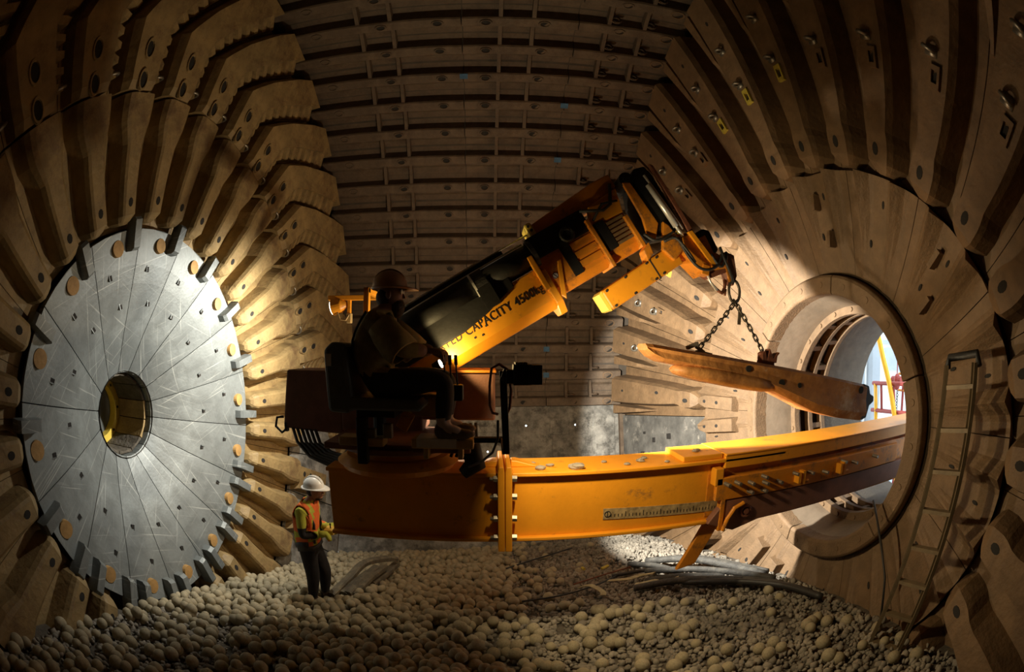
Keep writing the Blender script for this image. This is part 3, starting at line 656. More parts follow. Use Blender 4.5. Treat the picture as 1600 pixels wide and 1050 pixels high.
# seat
mb = MB(); mb.prism([(-1.20, .34), (-1.235, .80), (-1.17, .86), (-1.06, .85), (-1.00, .42), (-1.03, .33)], -.76, -.30); seat = part('seat_back', mb, 'seat', .03)
mb = MB(); mb.b(-1.205, -1.165, -.768, -.755, .68, .77); mb.build('seat_plate', 'white', seat)
mb = MB(); mb.prism([(-1.05, .36), (-1.05, .46), (-.52, .44), (-.47, .40), (-.50, .36)], -.76, -.28); part('seat_cushion', mb, 'seat', .02)
mb = MB(); mb.prism([(-.95, .44), (-.62, .455), (-.40, .455), (-.40, .28), (-.66, .28), (-.70, .36)], -.44, -.25); part('seat_side_panel', mb, 'tanpaint')
mb = MB(); mb.cyl((-.86, -.5, .05), (-.86, -.5, .36), .05, n=12); mb.b(-1.0, -.7, -.68, -.34, .30, .36); part('seat_post', mb, 'black')
mb = MB(); mb.b(-1.0, -.92, -.70, -.62, -.06, .30); part('seat_strut', mb, 'black')
mb = MB(); mb.box((-.66, -.45, .25), (.10, .02, .16), (0, .5, 0)); part('guard_plate', mb, 'yellow')
mb = MB(); mb.box((-.40, -.4, .14), (.04, .02, .12), (0, -.3, 0)); part('guard_plate', mb, 'yellow')
mb = MB(); mb.b(-.95, -.86, -.66, -.60, .13, .21); part('bracket', mb, 'steel')
mb = MB(); mb.b(-.80, -.73, -.66, -.60, .14, .25); part('bracket', mb, 'steel')
for i in range(3):
    mb = MB(); x = -.345+i*.045; mb.tube([(x+.012, -.50, .52), (x, -.52, .70)], .007, 6); mb.cyl((x+.001, -.52, .69), (x-.002, -.52, .765), .013, n=8); part('control_lever', mb, 'black', 0)
mb = MB(); mb.b(-.40, -.20, -.56, -.44, .42, .54); part('lever_console', mb, 'black', .01)
# boom ---------------------------------------------------------------------------------------------------------
UX, UZ = .857, .515
def B(u, v): return (-.25+u*UX-v*UZ, .73+u*UZ+v*UX)
def B3(u, v, y): x, z = B(u, v); return (x, y, z)
def boomsec(mb, u0, u1, sec, mi=0): mb.strip([[B3(u, v, y) for y, v in sec] for u in (u0, u1)], mi)
mb = MB(); boomsec(mb, -.55, 1.0, [(0, .03), (0, .34), (.32, .34), (.32, .03), (.25, -.06), (.07, -.06)]); boom = part('boom', mb, 'yellow', .012)
for u, v in ((.20, .09), (.27, .075), (.335, .13)): b_ = MB(); b_.cyl(B3(u, v, -.006), B3(u, v, .01), .010, n=10); b_.build('bolt_hole', 'slotdark', boom)
mb = MB(); mb.strip([[B3(u, v, y) for y, v in ((-.025, v0), (-.025, .40), (.04, .40), (.04, v0))] for u, v0 in ((-.55, .17), (.15, .175), (.40, .215), (.72, .30))]); part('cover_plate', mb, 'black', .01)
mb = MB(); mb.cyl(B3(-.6, .47, .07), B3(.42, .47, .07), .13, n=28); mb.cyl(B3(.50, .47, .07), B3(1.02, .47, .07), .118, n=28); cy_ = part('lift_cylinder', mb, 'black', 0, True)
mb = MB(); mb.cyl(B3(.41, .47, .07), B3(.43, .47, .07), .137, n=28); mb.build('cylinder_band', 'chrome', cy_)
mb = MB(); mb.cyl(B3(.43, .47, .07), B3(.54, .47, .07), .134, n=28); mb.build('cylinder_gland', 'rubber', cy_)
mb = MB(); mb.cyl(B3(1.0, .47, .07), B3(1.04, .47, .07), .134, n=28); mb.build('cylinder_gland', 'rubber', cy_)
mb = MB(); boomsec(mb, .42, .55, [(-.06, .235), (-.06, .50), (.06, .50), (.06, .235)]); mb.build('cylinder_clamp', 'black', cy_)
mb = MB(); boomsec(mb, -.55, .80, [(.10, .60), (.10, .655), (.34, .655), (.34, .60)]); tpl = part('top_guard', mb, 'black', .006)
for v, y, u1 in ((.60, .05, .98), (.665, .09, .55), (.672, .16, 1.1)):
    mb = MB(); mb.cyl(B3(-.55, v, y), B3(u1, v, y), .009, n=8); part('edge_glint', mb, 'chrome', 0, True)  # pale rods added as the lit glints along the boom's top edges
mb = MB(); boomsec(mb, .96, 1.03, [(-.05, -.02), (-.05, .30), (.37, .30), (.37, -.02), (.27, -.13), (.05, -.13)]); col_ = part('boom_collar', mb, 'yellow', .01)
mb = MB(); boomsec(mb, .94, .99, [(-.06, .12), (-.06, .46), (.0, .46), (.0, .12)]); mb.strip([[B3(1.03, .02, y), B3(1.16, .30, y), B3(1.20, .30, y), B3(1.06, -.03, y)] for y in (-.05, -.02)]); part('collar_rib', mb, 'yellow', .008)
mb = MB(); boomsec(mb, 1.0, 1.98, [(.03, .10), (.03, .42), (.30, .42), (.30, .10), (.24, .02), (.09, .02)]); arm2 = part('telescopic_section', mb, 'orange', .012)
mb = MB(); boomsec(mb, 1.25, 1.34, [(.0, .10), (.0, .43), (.05, .43), (.05, .10)]); boomsec(mb, 1.63, 1.75, [(.0, .14), (.0, .43), (.05, .43), (.05, .14)]); mb.build('dark_band', 'black', arm2)
mb = MB()
for i in range(6): boomsec(mb, 1.76, 1.95, [(.005, .15+i*.042), (.005, .178+i*.042), (.04, .178+i*.042), (.04, .15+i*.042)])
mb.build('ribbed_panel', 'rib', arm2)
mb = MB()
for i in range(3): boomsec(mb, 1.35, 1.58, [(.012, .14+i*.09), (.012, .20+i*.09), (.04, .20+i*.09), (.04, .14+i*.09)])
mb.build('ribbed_panel', 'orange', arm2)
mb = MB(); boomsec(mb, 1.585, 1.625, [(-.03, .0), (-.03, .50), (.35, .50), (.35, .0)]); boomsec(mb, 1.94, 1.985, [(-.03, .02), (-.03, .36), (.35, .36), (.35, .02)]); part('section_frame', mb, 'orange', .008)
mb = MB(); mb.torus(B3(1.38, .47, .0), (0, 1, 0), .055, .022, 16, 6); mb.cyl(B3(1.38, .47, .02), B3(1.38, .47, -.01), .035, n=12); part('pivot_ring', mb, 'black', 0)
mb = MB(); boomsec(mb, 1.02, 1.62, [(.02, .40), (.02, .62), (.28, .62), (.28, .40)]); part('cylinder_bracket', mb, 'black', .01)
mb = MB(); mb.strip([[B3(1.14, v, y) for y, v in ((.08, .60), (.08, .72), (.32, .72), (.32, .60))], [B3(1.9, v, y) for y, v in ((.05, .58), (.05, .80), (.34, .80), (.34, .58))], [B3(2.08, v, y) for y, v in ((.05, .66), (.05, .80), (.34, .80), (.34, .66))]]); part('jib_housing', mb, 'orange', .012)
mb = MB(); mb.strip([[B3(u, v, y) for y, v in ((.05, .56), (.05, .75), (.35, .75), (.35, .56))] for u in (1.09, 1.16)]); pc = part('housing_cap', mb, 'paleyel', .02)
for u, v in ((1.11, .61), (1.13, .67), (1.12, .715)): b_ = MB(); b_.cyl(B3(u, v, .042), B3(u, v, .06), .014, n=8); b_.build('cap_bolt', 'slotdark', pc)
mb = MB(); mb.prism([B(1.62, .43), B(1.98, .40), B(2.05, .64), B(1.70, .60)], .02, .10); part('inner_plate', mb, 'yellow', .008)
mb = MB(); mb.tube([B3(1.60, .60, .0), B3(1.8, .50, -.02), B3(1.9, .52, -.01), B3(2.02, .70, .02)], .016, 8); mb.tube([B3(1.66, .46, -.01), B3(1.82, .56, -.02), B3(1.98, .52, -.01)], .012, 8); part('hose', mb, 'rubber', 0, True)
# knuckle and forearm
mb = MB(); mb.prism([(1.33, 2.46), (1.36, 2.53), (1.47, 2.57), (1.54, 2.50), (1.80, 2.02), (1.74, 1.90), (1.58, 1.86), (1.45, 2.02), (1.36, 2.20)], -.04, .34); part('knuckle', mb, 'black', .012)
mb = MB(); mb.prism([(1.22, 2.36), (1.30, 2.37), (1.56, 1.98), (1.52, 1.80), (1.44, 1.86), (1.40, 2.02)], -.07, -.03); part('knuckle_plate', mb, 'orange', .008)
mb = MB(); mb.cyl((1.27, -.06, 2.40), (1.27, .36, 2.40), .075, n=18); mb.cyl((1.27, -.08, 2.40), (1.27, -.05, 2.40), .04, n=6); part('knuckle_pin', mb, 'black', 0)
mb = MB(); mb.strip([[(1.50, y, 2.58), (1.545, y, 2.56), (1.95, y, 1.86), (1.90, y, 1.84)] for y in (-.10, -.05)]); part('forearm_rail', mb, 'rust', .004)
mb = MB(); mb.cyl((1.44, -.09, 2.45), (1.80, -.09, 1.93), .014, n=8); mb.cyl((1.47, -.10, 2.35), (1.73, -.10, 1.95), .03, n=10); mb.cyl((1.73, -.10, 1.95), (1.79, -.10, 1.86), .018, n=8); part('forearm_cylinder', mb, 'chrome', 0, True)
mb = MB(); mb.prism([(1.60, 2.0), (1.66, 1.96), (1.82, 1.76), (1.70, 1.62), (1.58, 1.72)], -.09, -.03); mb.prism([(1.80, 1.86), (1.90, 1.90), (2.14, 1.60), (2.02, 1.50), (1.80, 1.70)], -.10, .20); fa = part('forearm', mb, 'orange', .012)
mb = MB(); mb.strip([[(1.84, y, 1.90), (1.88, y, 1.915), (2.15, y, 1.585), (2.10, y, 1.565)] for y in (-.135, -.09)]); mb.build('forearm_rib', 'yellow', fa)
mb = MB(); mb.prism([(1.92, 1.88), (2.06, 1.98), (2.14, 1.97), (2.23, 1.78), (2.14, 1.66), (2.06, 1.70)], -.02, .24); part('wrist_housing', mb, 'black', .02)
mb = MB(); mb.prism([(1.95, 1.84), (2.05, 1.90), (2.14, 1.72), (2.08, 1.64)], -.08, .0); mb.cyl((2.03, -.10, 1.80), (2.03, .0, 1.80), .035, n=12); part('wrist_plate', mb, 'orange', .008)
# yellow counter box
def Q(s, t): return (1.049+s*.838-t*.545, 1.245+s*.545+t*.838)
mb = MB(); mb.prism([Q(-.02, -.09), Q(.0, -.10), Q(.84, -.105), Q(.86, .10), Q(.84, .105), Q(.0, .10), Q(-.02, .09)], -.05, .25); cb = part('slew_box', mb, 'yellow', .02)
mb = MB(); mb.prism([Q(-.045, -.08), Q(-.02, -.10), Q(-.01, .10), Q(-.045, .085)], -.035, .235); mb.build('end_cap', 'paleyel', cb)
mb = MB(); mb.prism([Q(.54, -.107), Q(.552, -.107), Q(.552, .107), Q(.54, .107)], -.0535, .2); mb.build('panel_joint', 'slotdark', cb)
for s_, t_ in ((.03, .075), (.25, .085), (.5, .085), (.03, -.08), (.25, -.085), (.5, -.085), (.6, -.08), (.62, .08)): b_ = MB(); b_.cyl((*[Q(s_, t_)[0]], -.06, Q(s_, t_)[1]), (Q(s_, t_)[0], -.045, Q(s_, t_)[1]), .012, n=8); b_.build('cover_screw', 'slotdark', cb)
mb = MB(); mb.prism([Q(.52, .09), Q(.62, .13), Q(.64, .24), Q(.55, .20)], -.06, .10); part('box_bracket', mb, 'orange', .01)
mb = MB(); mb.prism([Q(.80, -.09), Q(1.04, -.02), Q(1.1, .1), Q(.9, .18), Q(.8, .1)], -.02, .2); part('box_bracket', mb, 'orange', .01)
# grab head
gx = MB(); gx.prism([(2.02, 1.52), (2.06, 1.60), (2.30, 1.66), (2.32, 1.56), (2.10, 1.48)], -.06, .10); part('grab_body', gx, 'rust', .01)
gx = MB(); gx.prism([(2.24, 1.72), (2.30, 1.76), (2.40, 1.73), (2.42, 1.52), (2.37, 1.42), (2.31, 1.46)], -.04, .08); hh = part('grab_arm', gx, 'brownbox', .01)
gx = MB(); gx.prism([(2.235, 1.70), (2.275, 1.71), (2.355, 1.47), (2.31, 1.45)], -.07, -.04); gx.build('grab_cheek', 'orange', hh)
gx = MB(); gx.cyl((2.0, -.05, 1.56), (2.28, -.05, 1.62), .035, n=12); gx.box((2.02, -.05, 1.55), (.08, .12, .10), (0, .2, 0)); gx.box((2.16, -.08, 1.66), (.10, .06, .10), (0, .4, 0)); part('grab_cylinder', gx, 'orange', .006)
gx = MB(); gx.tube([(2.05, -.06, 1.53), (2.08, -.07, 1.44), (2.15, -.07, 1.36)], [.016, .012, .018], 8); part('grab_rod', gx, 'chrome', 0, True)
gx = MB(); gx.tube([(2.15, -.06, 1.37), (2.22, -.05, 1.34), (2.26, -.04, 1.40), (2.27, -.03, 1.47)], .018, 8); gx.tube([(2.27, -.04, 1.38), (2.25, -.05, 1.32)], .014, 6); part('grab_claw', gx, 'rust', 0, True)
for pts in ([(1.73, -.12, 1.84), (1.80, -.15, 1.68), (1.90, -.17, 1.56), (2.02, -.17, 1.54), (2.14, -.15, 1.60), (2.22, -.12, 1.72)], [(1.60, -.08, 1.80), (1.70, -.13, 1.83), (1.80, -.15, 1.72), (1.88, -.16, 1.60)],
            [(2.20, -.10, 1.78), (2.22, -.15, 1.64), (2.28, -.14, 1.52), (2.33, -.10, 1.44)], [(2.08, -.12, 1.70), (2.16, -.15, 1.58), (2.24, -.13, 1.66), (2.28, -.08, 1.74)], [(1.40, -.08, 1.86), (1.50, -.1, 1.80), (1.60, -.1, 1.83), (1.70, -.08, 1.90)]):
    # smooth the run
    pp = [Vector(p) for p in pts]; run = []
    for i in range(len(pp)-1):
        a, b_, c_, d_ = pp[max(i-1, 0)], pp[i], pp[i+1], pp[min(i+2, len(pp)-1)]
        for t_ in (0, .25, .5, .75): run.append(.5*((2*b_)+(c_-a)*t_+(2*a-5*b_+4*c_-d_)*t_*t_+(3*b_-a-3*c_+d_)*t_**3))
    run.append(pp[-1]); mb = MB(); mb.tube(run, .015, 8); part('hydraulic_hose', mb, 'rubber', 0, True)
# lettering on the boom
tcu = bpy.data.curves.new('lettering', 'FONT'); tcu.body = 'RATED CAPACITY 4500kg'; tcu.size = .105; tcu.extrude = .0015; tcu.offset = .0006; tcu.space_character = 1.12
tob = bpy.data.objects.new('lettering', tcu); COL.objects.link(tob)
bpy.context.view_layer.update()
tme = bpy.data.meshes.new_from_object(tob.evaluated_get(bpy.context.evaluated_depsgraph_get())); bpy.data.objects.remove(tob)
vx = [v.co.x for v in tme.vertices]; wtx = max(vx)-min(vx); ts = 1.12/wtx
for v in tme.vertices:
    x, z = B(-.185+(v.co.x-min(vx))*ts, .135+v.co.y*1.06); v.co = (x, -.0035-v.co.z, z)
tme.materials.clear(); tme.materials.append(M['ink']); lt = link('lettering', tme, boom); lt['label'] = 'black lettering RATED CAPACITY 4500kg'
mb = MB(); mb.cyl(B3(1.09, .20, .012), B3(1.09, .20, .03), .028, n=18); dcl = mb.build('round_decal', 'white', col_)
mb = MB(); mb.torus(B3(1.09, .20, .010), (0, 1, 0), .026, .003, 18, 4); mb.box(B3(1.09, .20, .010), (.045, .003, .006), (0, .6, 0)); mb.build('round_decal', 'ink', col_)
# lamps on the machine
mb = MB(); mb.b(.107, .179, -1.04, -.906, .586, .675); mb.b(.152, .2685, -1.06, -.861, .577, .711); mb.b(.242, .277, -1.072, -.848, .581, .706)
mb.b(.277, .336, -1.072, -1.063, .581, .706); mb.b(.277, .336, -.857, -.848, .581, .706); mb.b(.277, .336, -1.072, -.848, .581, .590); mb.b(.277, .336, -1.072, -.848, .697, .706); fl_ = part('flood_lamp', mb, 'black', .006, label='black flood lamp facing right')
mb = MB(); mb.b(.278, .284, -1.06, -.86, .593, .694); mb.build('lamp_glass', 'lampglass', fl_)
for i in range(5): b_ = MB(); b_.b(.165+i*.017, .172+i*.017, -1.065, -.86, .711, .724); b_.build('cooling_fin', 'black', fl_)
mb = MB(); mb.prism([(.063, .666), (.112, .666), (.132, .111), (.088, .111)], -.978, -.933); part('lamp_post', mb, 'black', .006)
mb = MB(); mb.b(.08, .13, -.95, -.50, .10, .14); mb.b(-.14, .13, -.56, -.50, .10, .14); part('lamp_bracket', mb, 'black', .004)
mb = MB(); mb.cyl((.08, -.97, .648), (.125, -.97, .63), .045, n=12); part('lamp_swivel', mb, 'black', .0)
mb = MB(); mb.tube([(.116, -.97, .675), (.063, -.98, .711), (.013, -.98, .684), (.0, -.98, .577), (.0, -.98, .44), (.018, -.98, .39), (.054, -.97, .38)], .009, 8); part('lamp_cable', mb, 'rust', 0, True)
mb = MB(); mb.tube([(.125, -.95, .62), (.143, -.93, .53), (.134, -.93, .42), (.107, -.95, .37)], .010, 8); part('lamp_cable', mb, 'rust', 0, True)
mb = MB(); mb.tube([(.054, -.95, .335), (.054, -.93, .21), (.018, -.88, .10), (-.06, -.75, -.0), (-.16, -.6, -.08)], .009, 8); part('lamp_cable', mb, 'rubber', 0, True)
LC = Vector((-1.857, 1.40, 1.34))
mb = MB(); mb.b(-2.0, -1.30, 1.36, 1.44, 1.40, 1.46); mb.b(-1.34, -1.28, .70, 1.44, 1.40, 1.46); mb.b(-1.34, -1.28, .70, .78, .45, 1.46); part('lamp_arm', mb, 'yellow', .006)
mb = MB(); mb.b(-1.74, -1.70, 1.37, 1.43, 1.22, 1.41); part('lamp_stem', mb, 'yellow', .004)
mb = MB(); mb.cyl(LC+Vector((-.09, 0, -.03)), LC+Vector((.03, 0, 0)), .10, .09, 20); mb.cyl(LC+Vector((.03, 0, 0)), LC+Vector((.10, 0, .01)), .09, .04, 20); ll_ = part('work_lamp', mb, 'yellow', .005, label='yellow round work lamp facing left')
mb = MB(); mb.cyl(LC+Vector((-.10, 0, -.033)), LC+Vector((-.088, 0, -.03)), .085, n=20); mb.build('lamp_glass', 'lampglass', ll_)
mb = MB(); mb.tube([LC+Vector((0, -.05, -.09)), LC+Vector((.04, -.06, -.18)), LC+Vector((.11, -.06, -.19)), LC+Vector((.15, -.03, -.11))], .009, 6); part('lamp_cable', mb, 'tanpaint', 0)
mb = MB(); mb.box(LC+Vector((.14, 0, -.16)), (.06, .08, .12)); part('lamp_junction', mb, 'tanpaint')
mb = MB(); mb.b(.24, .34, .40, .50, .54, .63); mb.b(.05, .26, .43, .47, .56, .60); fr_ = part('flood_lamp', mb, 'black', .01); mb = MB(); mb.b(.34, .345, .41, .49, .55, .62); mb.build('lamp_glass', 'lampglass', fr_)
mb = MB(); mb.cyl((-.46, -.25, .66), (-.40, -.262, .69), .03, .04, 14); bl_ = part('boom_spot', mb, 'black', .004); mb = MB(); mb.cyl((-.40, -.262, .69), (-.396, -.263, .692), .036, n=14); mb.build('lamp_glass', 'lampglass', bl_)
mb = MB(); mb.b(-.23, -.17, .56, 1.08, .33, .37); mb.cyl((-.2, 1.05, .36), (-.2, 1.05, .40), .05, n=14); part('deck_lamp_base', mb, 'black', 0)
# rubble lying on the beam
for i, (x, y, s_) in enumerate(((.42, -.2, .035), (.52, -.1, .025), (.38, .0, .02), (.74, -.22, .05), (1.02, -.05, .02), (1.2, -.18, .022), (1.35, -.1, .03), (1.42, .0, .022), (1.92, -.1, .03), (1.58, -.2, .02))):
    mb = MB(); mb.sphere((0, 0, 0), (s_*1.5, s_, s_*.6), 7, 5); me_ = mb.mesh('rock_chip', 'gravel')
    for v in me_.vertices: v.co *= random.uniform(.8, 1.2)
    o = link('rock_chip', me_); o.location = (x, y, -.215+s_*.5 if x < 1.72 else -.165+s_*.5)
    tag(o, 'small pale rock chip lying on top of the yellow beam', 'rock', 'rock chips on the beam')

# ------------------------------------------------------------------ slung liner and chains
liner = thing('slung_liner', (2.6, -.2, .4), 'worn rust-orange steel liner casting hanging from two chains', 'liner')
secs = []
for x, zt, zb, y0, y1 in ((1.30, .855, .80, -.36, -.08), (1.36, .85, .745, -.37, -.06), (1.45, .835, .70, -.37, -.06), (1.66, .80, .66, -.37, -.05), (1.9, .765, .615, -.37, -.04), (2.3, .70, .53, -.37, -.04), (2.6, .65, .42, -.38, -.03), (2.9, .60, .29, -.39, -.02), (3.2, .545, .16, -.40, -.0), (3.6, .47, .06, -.41, .02), (3.95, .405, .0, -.42, .04), (4.04, .385, .0, -.42, .04)):
    secs.append([(x, y0+.05, zt), (x, y0, zt-.03), (x, y0+.015, zt-(zt-zb)*.42), (x, y0-.01, zb+(zt-zb)*.22), (x, y0+.05, zb), (x, y1-.05, zb), (x, y1, zt-(zt-zb)*.5), (x, y1, zt-.02), (x, y1-.05, zt)])
mb = MB(); mb.strip(secs); ca = mb.build('casting', 'slung', liner, False, .015)
secs = []
for x, zt, zb, y0, y1 in ((1.58, .66, .60, -.40, -.10), (1.64, .68, .56, -.42, -.08), (1.9, .66, .50, -.43, -.08), (2.4, .58, .40, -.43, -.08), (2.75, .5, .36, -.40, -.1)):
    secs.append([(x, y0+.03, zt), (x, y0, (zt+zb)/2), (x, y0+.04, zb), (x, y1-.03, zb), (x, y1, (zt+zb)/2), (x, y1-.03, zt)])
mb = MB(); mb.strip(secs); f_ = mb.build('lower_lip', 'slung', liner, True); s2 = f_.modifiers.new('s', 'SUBSURF'); s2.levels = 1; s2.render_levels = 1
mb = MB(); mb.prism([(4.0, .40), (4.10, .37), (4.13, .28), (4.20, .25), (4.20, .19), (4.12, .15), (4.07, .02), (3.98, .0)], -.40, .02); mb.build('rubber_end', 'rubber', liner, False, .012)
for x, z, r_, y_ in ((2.32, .62, .03, -.372), (2.72, .47, .04, -.384), (2.96, .44, .026, -.389), (3.92, .34, .04, -.424)):
    mb = MB(); mb.cyl((x, y_, z), (x, y_+.06, z), r_, n=12); mb.build('bolt_hole', 'slotdark', liner)
sling = thing('chain_sling', (2.36, -.1, 1.3), 'dark two-legged steel chain sling under the crane hook', 'chain')
mb = MB()
ring = [Vector((2.36+.065*cos(q), -.06, 1.36+.11*sin(q))) for q in [2*pi*j/18 for j in range(18)]]
mb.tube(ring, .015, 8, closed=True); mb.build('master_link', 'chain', sling, True)
def link_me():
    m_ = MB(); pts = [Vector((.018*cos(q), 0, (.022 if sin(q) > 0 else -.022)+.018*sin(q))) for q in [2*pi*j/12 for j in range(12)]]; m_.tube(pts, .0075, 6, closed=True); return m_.mesh('chain_link', 'chain', True)
lm = link_me()
def chain(p0, p1, par):
    p0, p1 = Vector(p0), Vector(p1); d = p1-p0; n = int(d.length/.056); q0 = d.to_track_quat('Z', 'Y')
    for i in range(n+1):
        o = bpy.data.objects.new('chain_link', lm); COL.objects.link(o); o.rotation_mode = 'XYZ'
        o.rotation_euler = (q0 @ Euler((0, 0, (pi/2)*(i % 2)+.4)).to_quaternion()).to_euler(); o.location = p0+d*i/n; attach(o, par)
chain((2.36, -.06, 1.25), (1.90, -.18, .83), sling); chain((2.37, -.06, 1.25), (2.66, -.18, .71), sling)
mb = MB(); mb.box((2.40, -.08, 1.12), (.035, .012, .17), (0, .12, 0)); mb.build('identity_tag', 'steel', sling)
mb = MB(); mb.box((1.80, -.2, .835), (.12, .05, .035), (0, -.35, 0)); mb.box((1.88, -.2, .80), (.10, .04, .03), (0, .6, 0)); mb.box((1.92, -.2, .77), (.16, .06, .02), (0, .2, 0)); mb.build('hook_clamp', 'steel', sling, False, .005)
mb = MB(); mb.prism([(2.56, .67), (2.56, .76), (2.60, .78), (2.62, .70), (2.66, .80), (2.70, .70), (2.76, .76), (2.74, .66)], -.26, -.16); mb.b(2.56, 2.72, -.25, -.15, .63, .69); mb.build('hook_clamp', 'rust', sling, False, .006)
mb = MB(); mb.prism([(2.68, .68), (2.74, .70), (2.80, .755), (2.775, .765), (2.73, .73)], -.24, -.20); mb.build('hook_tongue', 'orange', sling, False, .004)
#PART3
# ------------------------------------------------------------------ people
def skin_mesh(J, E_, root, sub=2):
    names = list(J); idx = {n: i for i, n in enumerate(names)}
    me = bpy.data.meshes.new('skeleton'); me.from_pydata([J[n][:3] for n in names], [(idx[a], idx[b]) for a, b in E_], [])
    o = bpy.data.objects.new('skeleton', me); COL.objects.link(o)
    o.modifiers.new('skin', 'SKIN'); sb = o.modifiers.new('sub', 'SUBSURF'); sb.levels = sub; sb.render_levels = sub
    for n in names:
        sv = me.skin_vertices[0].data[idx[n]]; r = J[n][3]; sv.radius = r if isinstance(r, tuple) else (r, r); sv.use_root = (n == root)
    bpy.context.view_layer.update()
    out = bpy.data.meshes.new_from_object(o.evaluated_get(bpy.context.evaluated_depsgraph_get())); bpy.data.objects.remove(o); bpy.data.meshes.remove(me)
    return out
def join_into(me, mb):      # append MB geometry to a mesh, returns vertex count before
    n0 = len(me.vertices); p0 = len(me.polygons)
    vs = [v.co[:] for v in me.vertices]+[tuple(v) for v in mb.v]; fs = [tuple(p.vertices) for p in me.polygons]+[tuple(i+n0 for i in f) for f in mb.f]
    mi = [-1]*p0+mb.m; out = bpy.data.meshes.new('body'); out.from_pydata(vs, [], fs); out.update()
    return out, mi
def hand(mb, wrist, d, up, mi, s=1.0, curl=1.0):
    d = Vector(d).normalized(); up = (Vector(up)-d*Vector(up).dot(d)).normalized(); side = d.cross(up); w = Vector(wrist)
    rows = []
    for t, hw, hh in ((0, .028, .02), (.04, .04, .019), (.085, .042, .014), (.095, .036, .010)):
        rows.append([w+d*t*s+side*a*hw*s+up*b_*hh*s for a, b_ in ((-1, -.5), (-1, .5), (-.5, 1), (.5, 1), (1, .5), (1, -.5), (.5, -1), (-.5, -1))])
    mb.strip(rows, mi)
    for k, (o_, ln) in enumerate(((-.032, .062), (-.011, .074), (.011, .070), (.031, .055))):
        p = w+d*.085*s+side*o_*s; pts = [p]; dd = d.copy()
        for seg in range(3):
            dd = (dd*cos(.62*curl)-up*sin(.62*curl)); u2 = up*cos(.62*curl)+d*0; pts.append(pts[-1]+dd.normalized()*ln*s/2.6)
        mb.tube(pts, [.0105*s, .010*s, .009*s, .007*s], 7, mi)
    p = w+d*.03*s-side*.035*s
    mb.tube([p, p+(d*.03-side*.022-up*.008)*s, p+(d*.058-side*.02-up*.022)*s, p+(d*.075-side*.008-up*.03)*s], [.014*s, .012*s, .010*s, .008*s], 7, mi)
def head_parts(mb, c, mi, s=1.0):     # head facing +x, centre c
    c = Vector(c)
    mb.sphere(c, (.098*s, .076*s, .118*s), 18, 14, mi); mb.sphere(c+Vector((.035, 0, -.055))*s, (.062*s, .056*s, .062*s), 14, 10, mi)   # skull, jaw
    mb.strip([[c+Vector((.088, -.010, .022))*s, c+Vector((.088, .010, .022))*s, c+Vector((.070, 0, .02))*s], [c+Vector((.118, -.017, -.028))*s, c+Vector((.118, .017, -.028))*s, c+Vector((.075, 0, -.035))*s]], mi)   # nose
    for q in (-1, 1): mb.sphere(c+Vector((-.005, q*.078, -.008))*s, (.022*s, .010*s, .034*s), 10, 8, mi)    # ears
    mb.sphere(c+Vector((.088, 0, -.058))*s, (.014*s, .026*s, .012*s), 10, 6, mi)      # lips
    for q in (-1, 1): mb.sphere(c+Vector((.082, q*.030, .016))*s, .013*s, 8, 6, mi)     # eyes
def hard_hat(c, s, m_, parent, brim_front=.07, brim_all=.0):
    c = Vector(c); mb = MB(); n = 28; rows = []
    for t in range(10):
        q = pi/2*t/9; rows.append([c+Vector((.132*s*cos(q)*cos(2*pi*j/n), .112*s*cos(q)*sin(2*pi*j/n), .125*s*sin(q))) for j in range(n)])
    mb.strip(rows, 0, caps=False); mb.f.append(tuple(len(mb.v)-n+j for j in range(n))); mb.m.append(0)
    def rim(k, z):
        out = []
        for j in range(n):
            q = 2*pi*j/n; e = brim_all+max(0, cos(q))**2*brim_front; out.append(c+Vector(((.132*k+e)*s*cos(q), (.112*k+min(e, .03))*s*sin(q), z*s-(.016*s*max(0, cos(q))**3))))
        return out
    base = [c+Vector((.132*s*cos(2*pi*j/n), .112*s*sin(2*pi*j/n), .0)) for j in range(n)]
    mb.strip([base, rim(1.03, -.004), rim(1.03, -.014), [p+Vector((0, 0, -.02*s)) for p in base]], 0, caps=False)
    o = mb.build('hard_hat', m_, parent, True)
    rd = MB()
    for y in (-.02, 0, .02): rd.tube([c+Vector((.125*s*cos(q), y*s, .122*s*sin(q)+.006*s)) for q in [pi*(.12+.76*k/10) for k in range(11)]], .006*s, 6)
    rd.build('ridge', m_, o, True)
    return o
def shell_from(me, pred, off, name, m_, parent, mf=None):   # clothing: offset copy of part of the body surface
    me.update(); nor = [v.normal.copy() for v in me.vertices]; keep = [p for p in me.polygons if pred(Vector(p.center))]
    ids = sorted({i for p in keep for i in p.vertices}); mp = {i: k for k, i in enumerate(ids)}
    mb = MB(); mb.v = [tuple(Vector(me.vertices[i].co)+nor[i]*off) for i in ids]; mb.f = [tuple(mp[i] for i in p.vertices) for p in keep]; mb.m = [(mf(Vector(p.center)) if mf else 0) for p in keep]
    o = link(name, mb.mesh(name, m_, True), parent); sd = o.modifiers.new('solid', 'SOLIDIFY'); sd.thickness = .01; sd.offset = 1
    return o
SYM = ('L', 'R')
def body_edges():
    E_ = [('pelvis', 'spine'), ('spine', 'chest'), ('chest', 'neck'), ('neck', 'head')]
    for q in SYM: E_ += [('chest', 'sh'+q), ('sh'+q, 'el'+q), ('el'+q, 'wr'+q), ('pelvis', 'hip'+q), ('hip'+q, 'kn'+q), ('kn'+q, 'an'+q), ('an'+q, 'toe'+q)]
    return E_
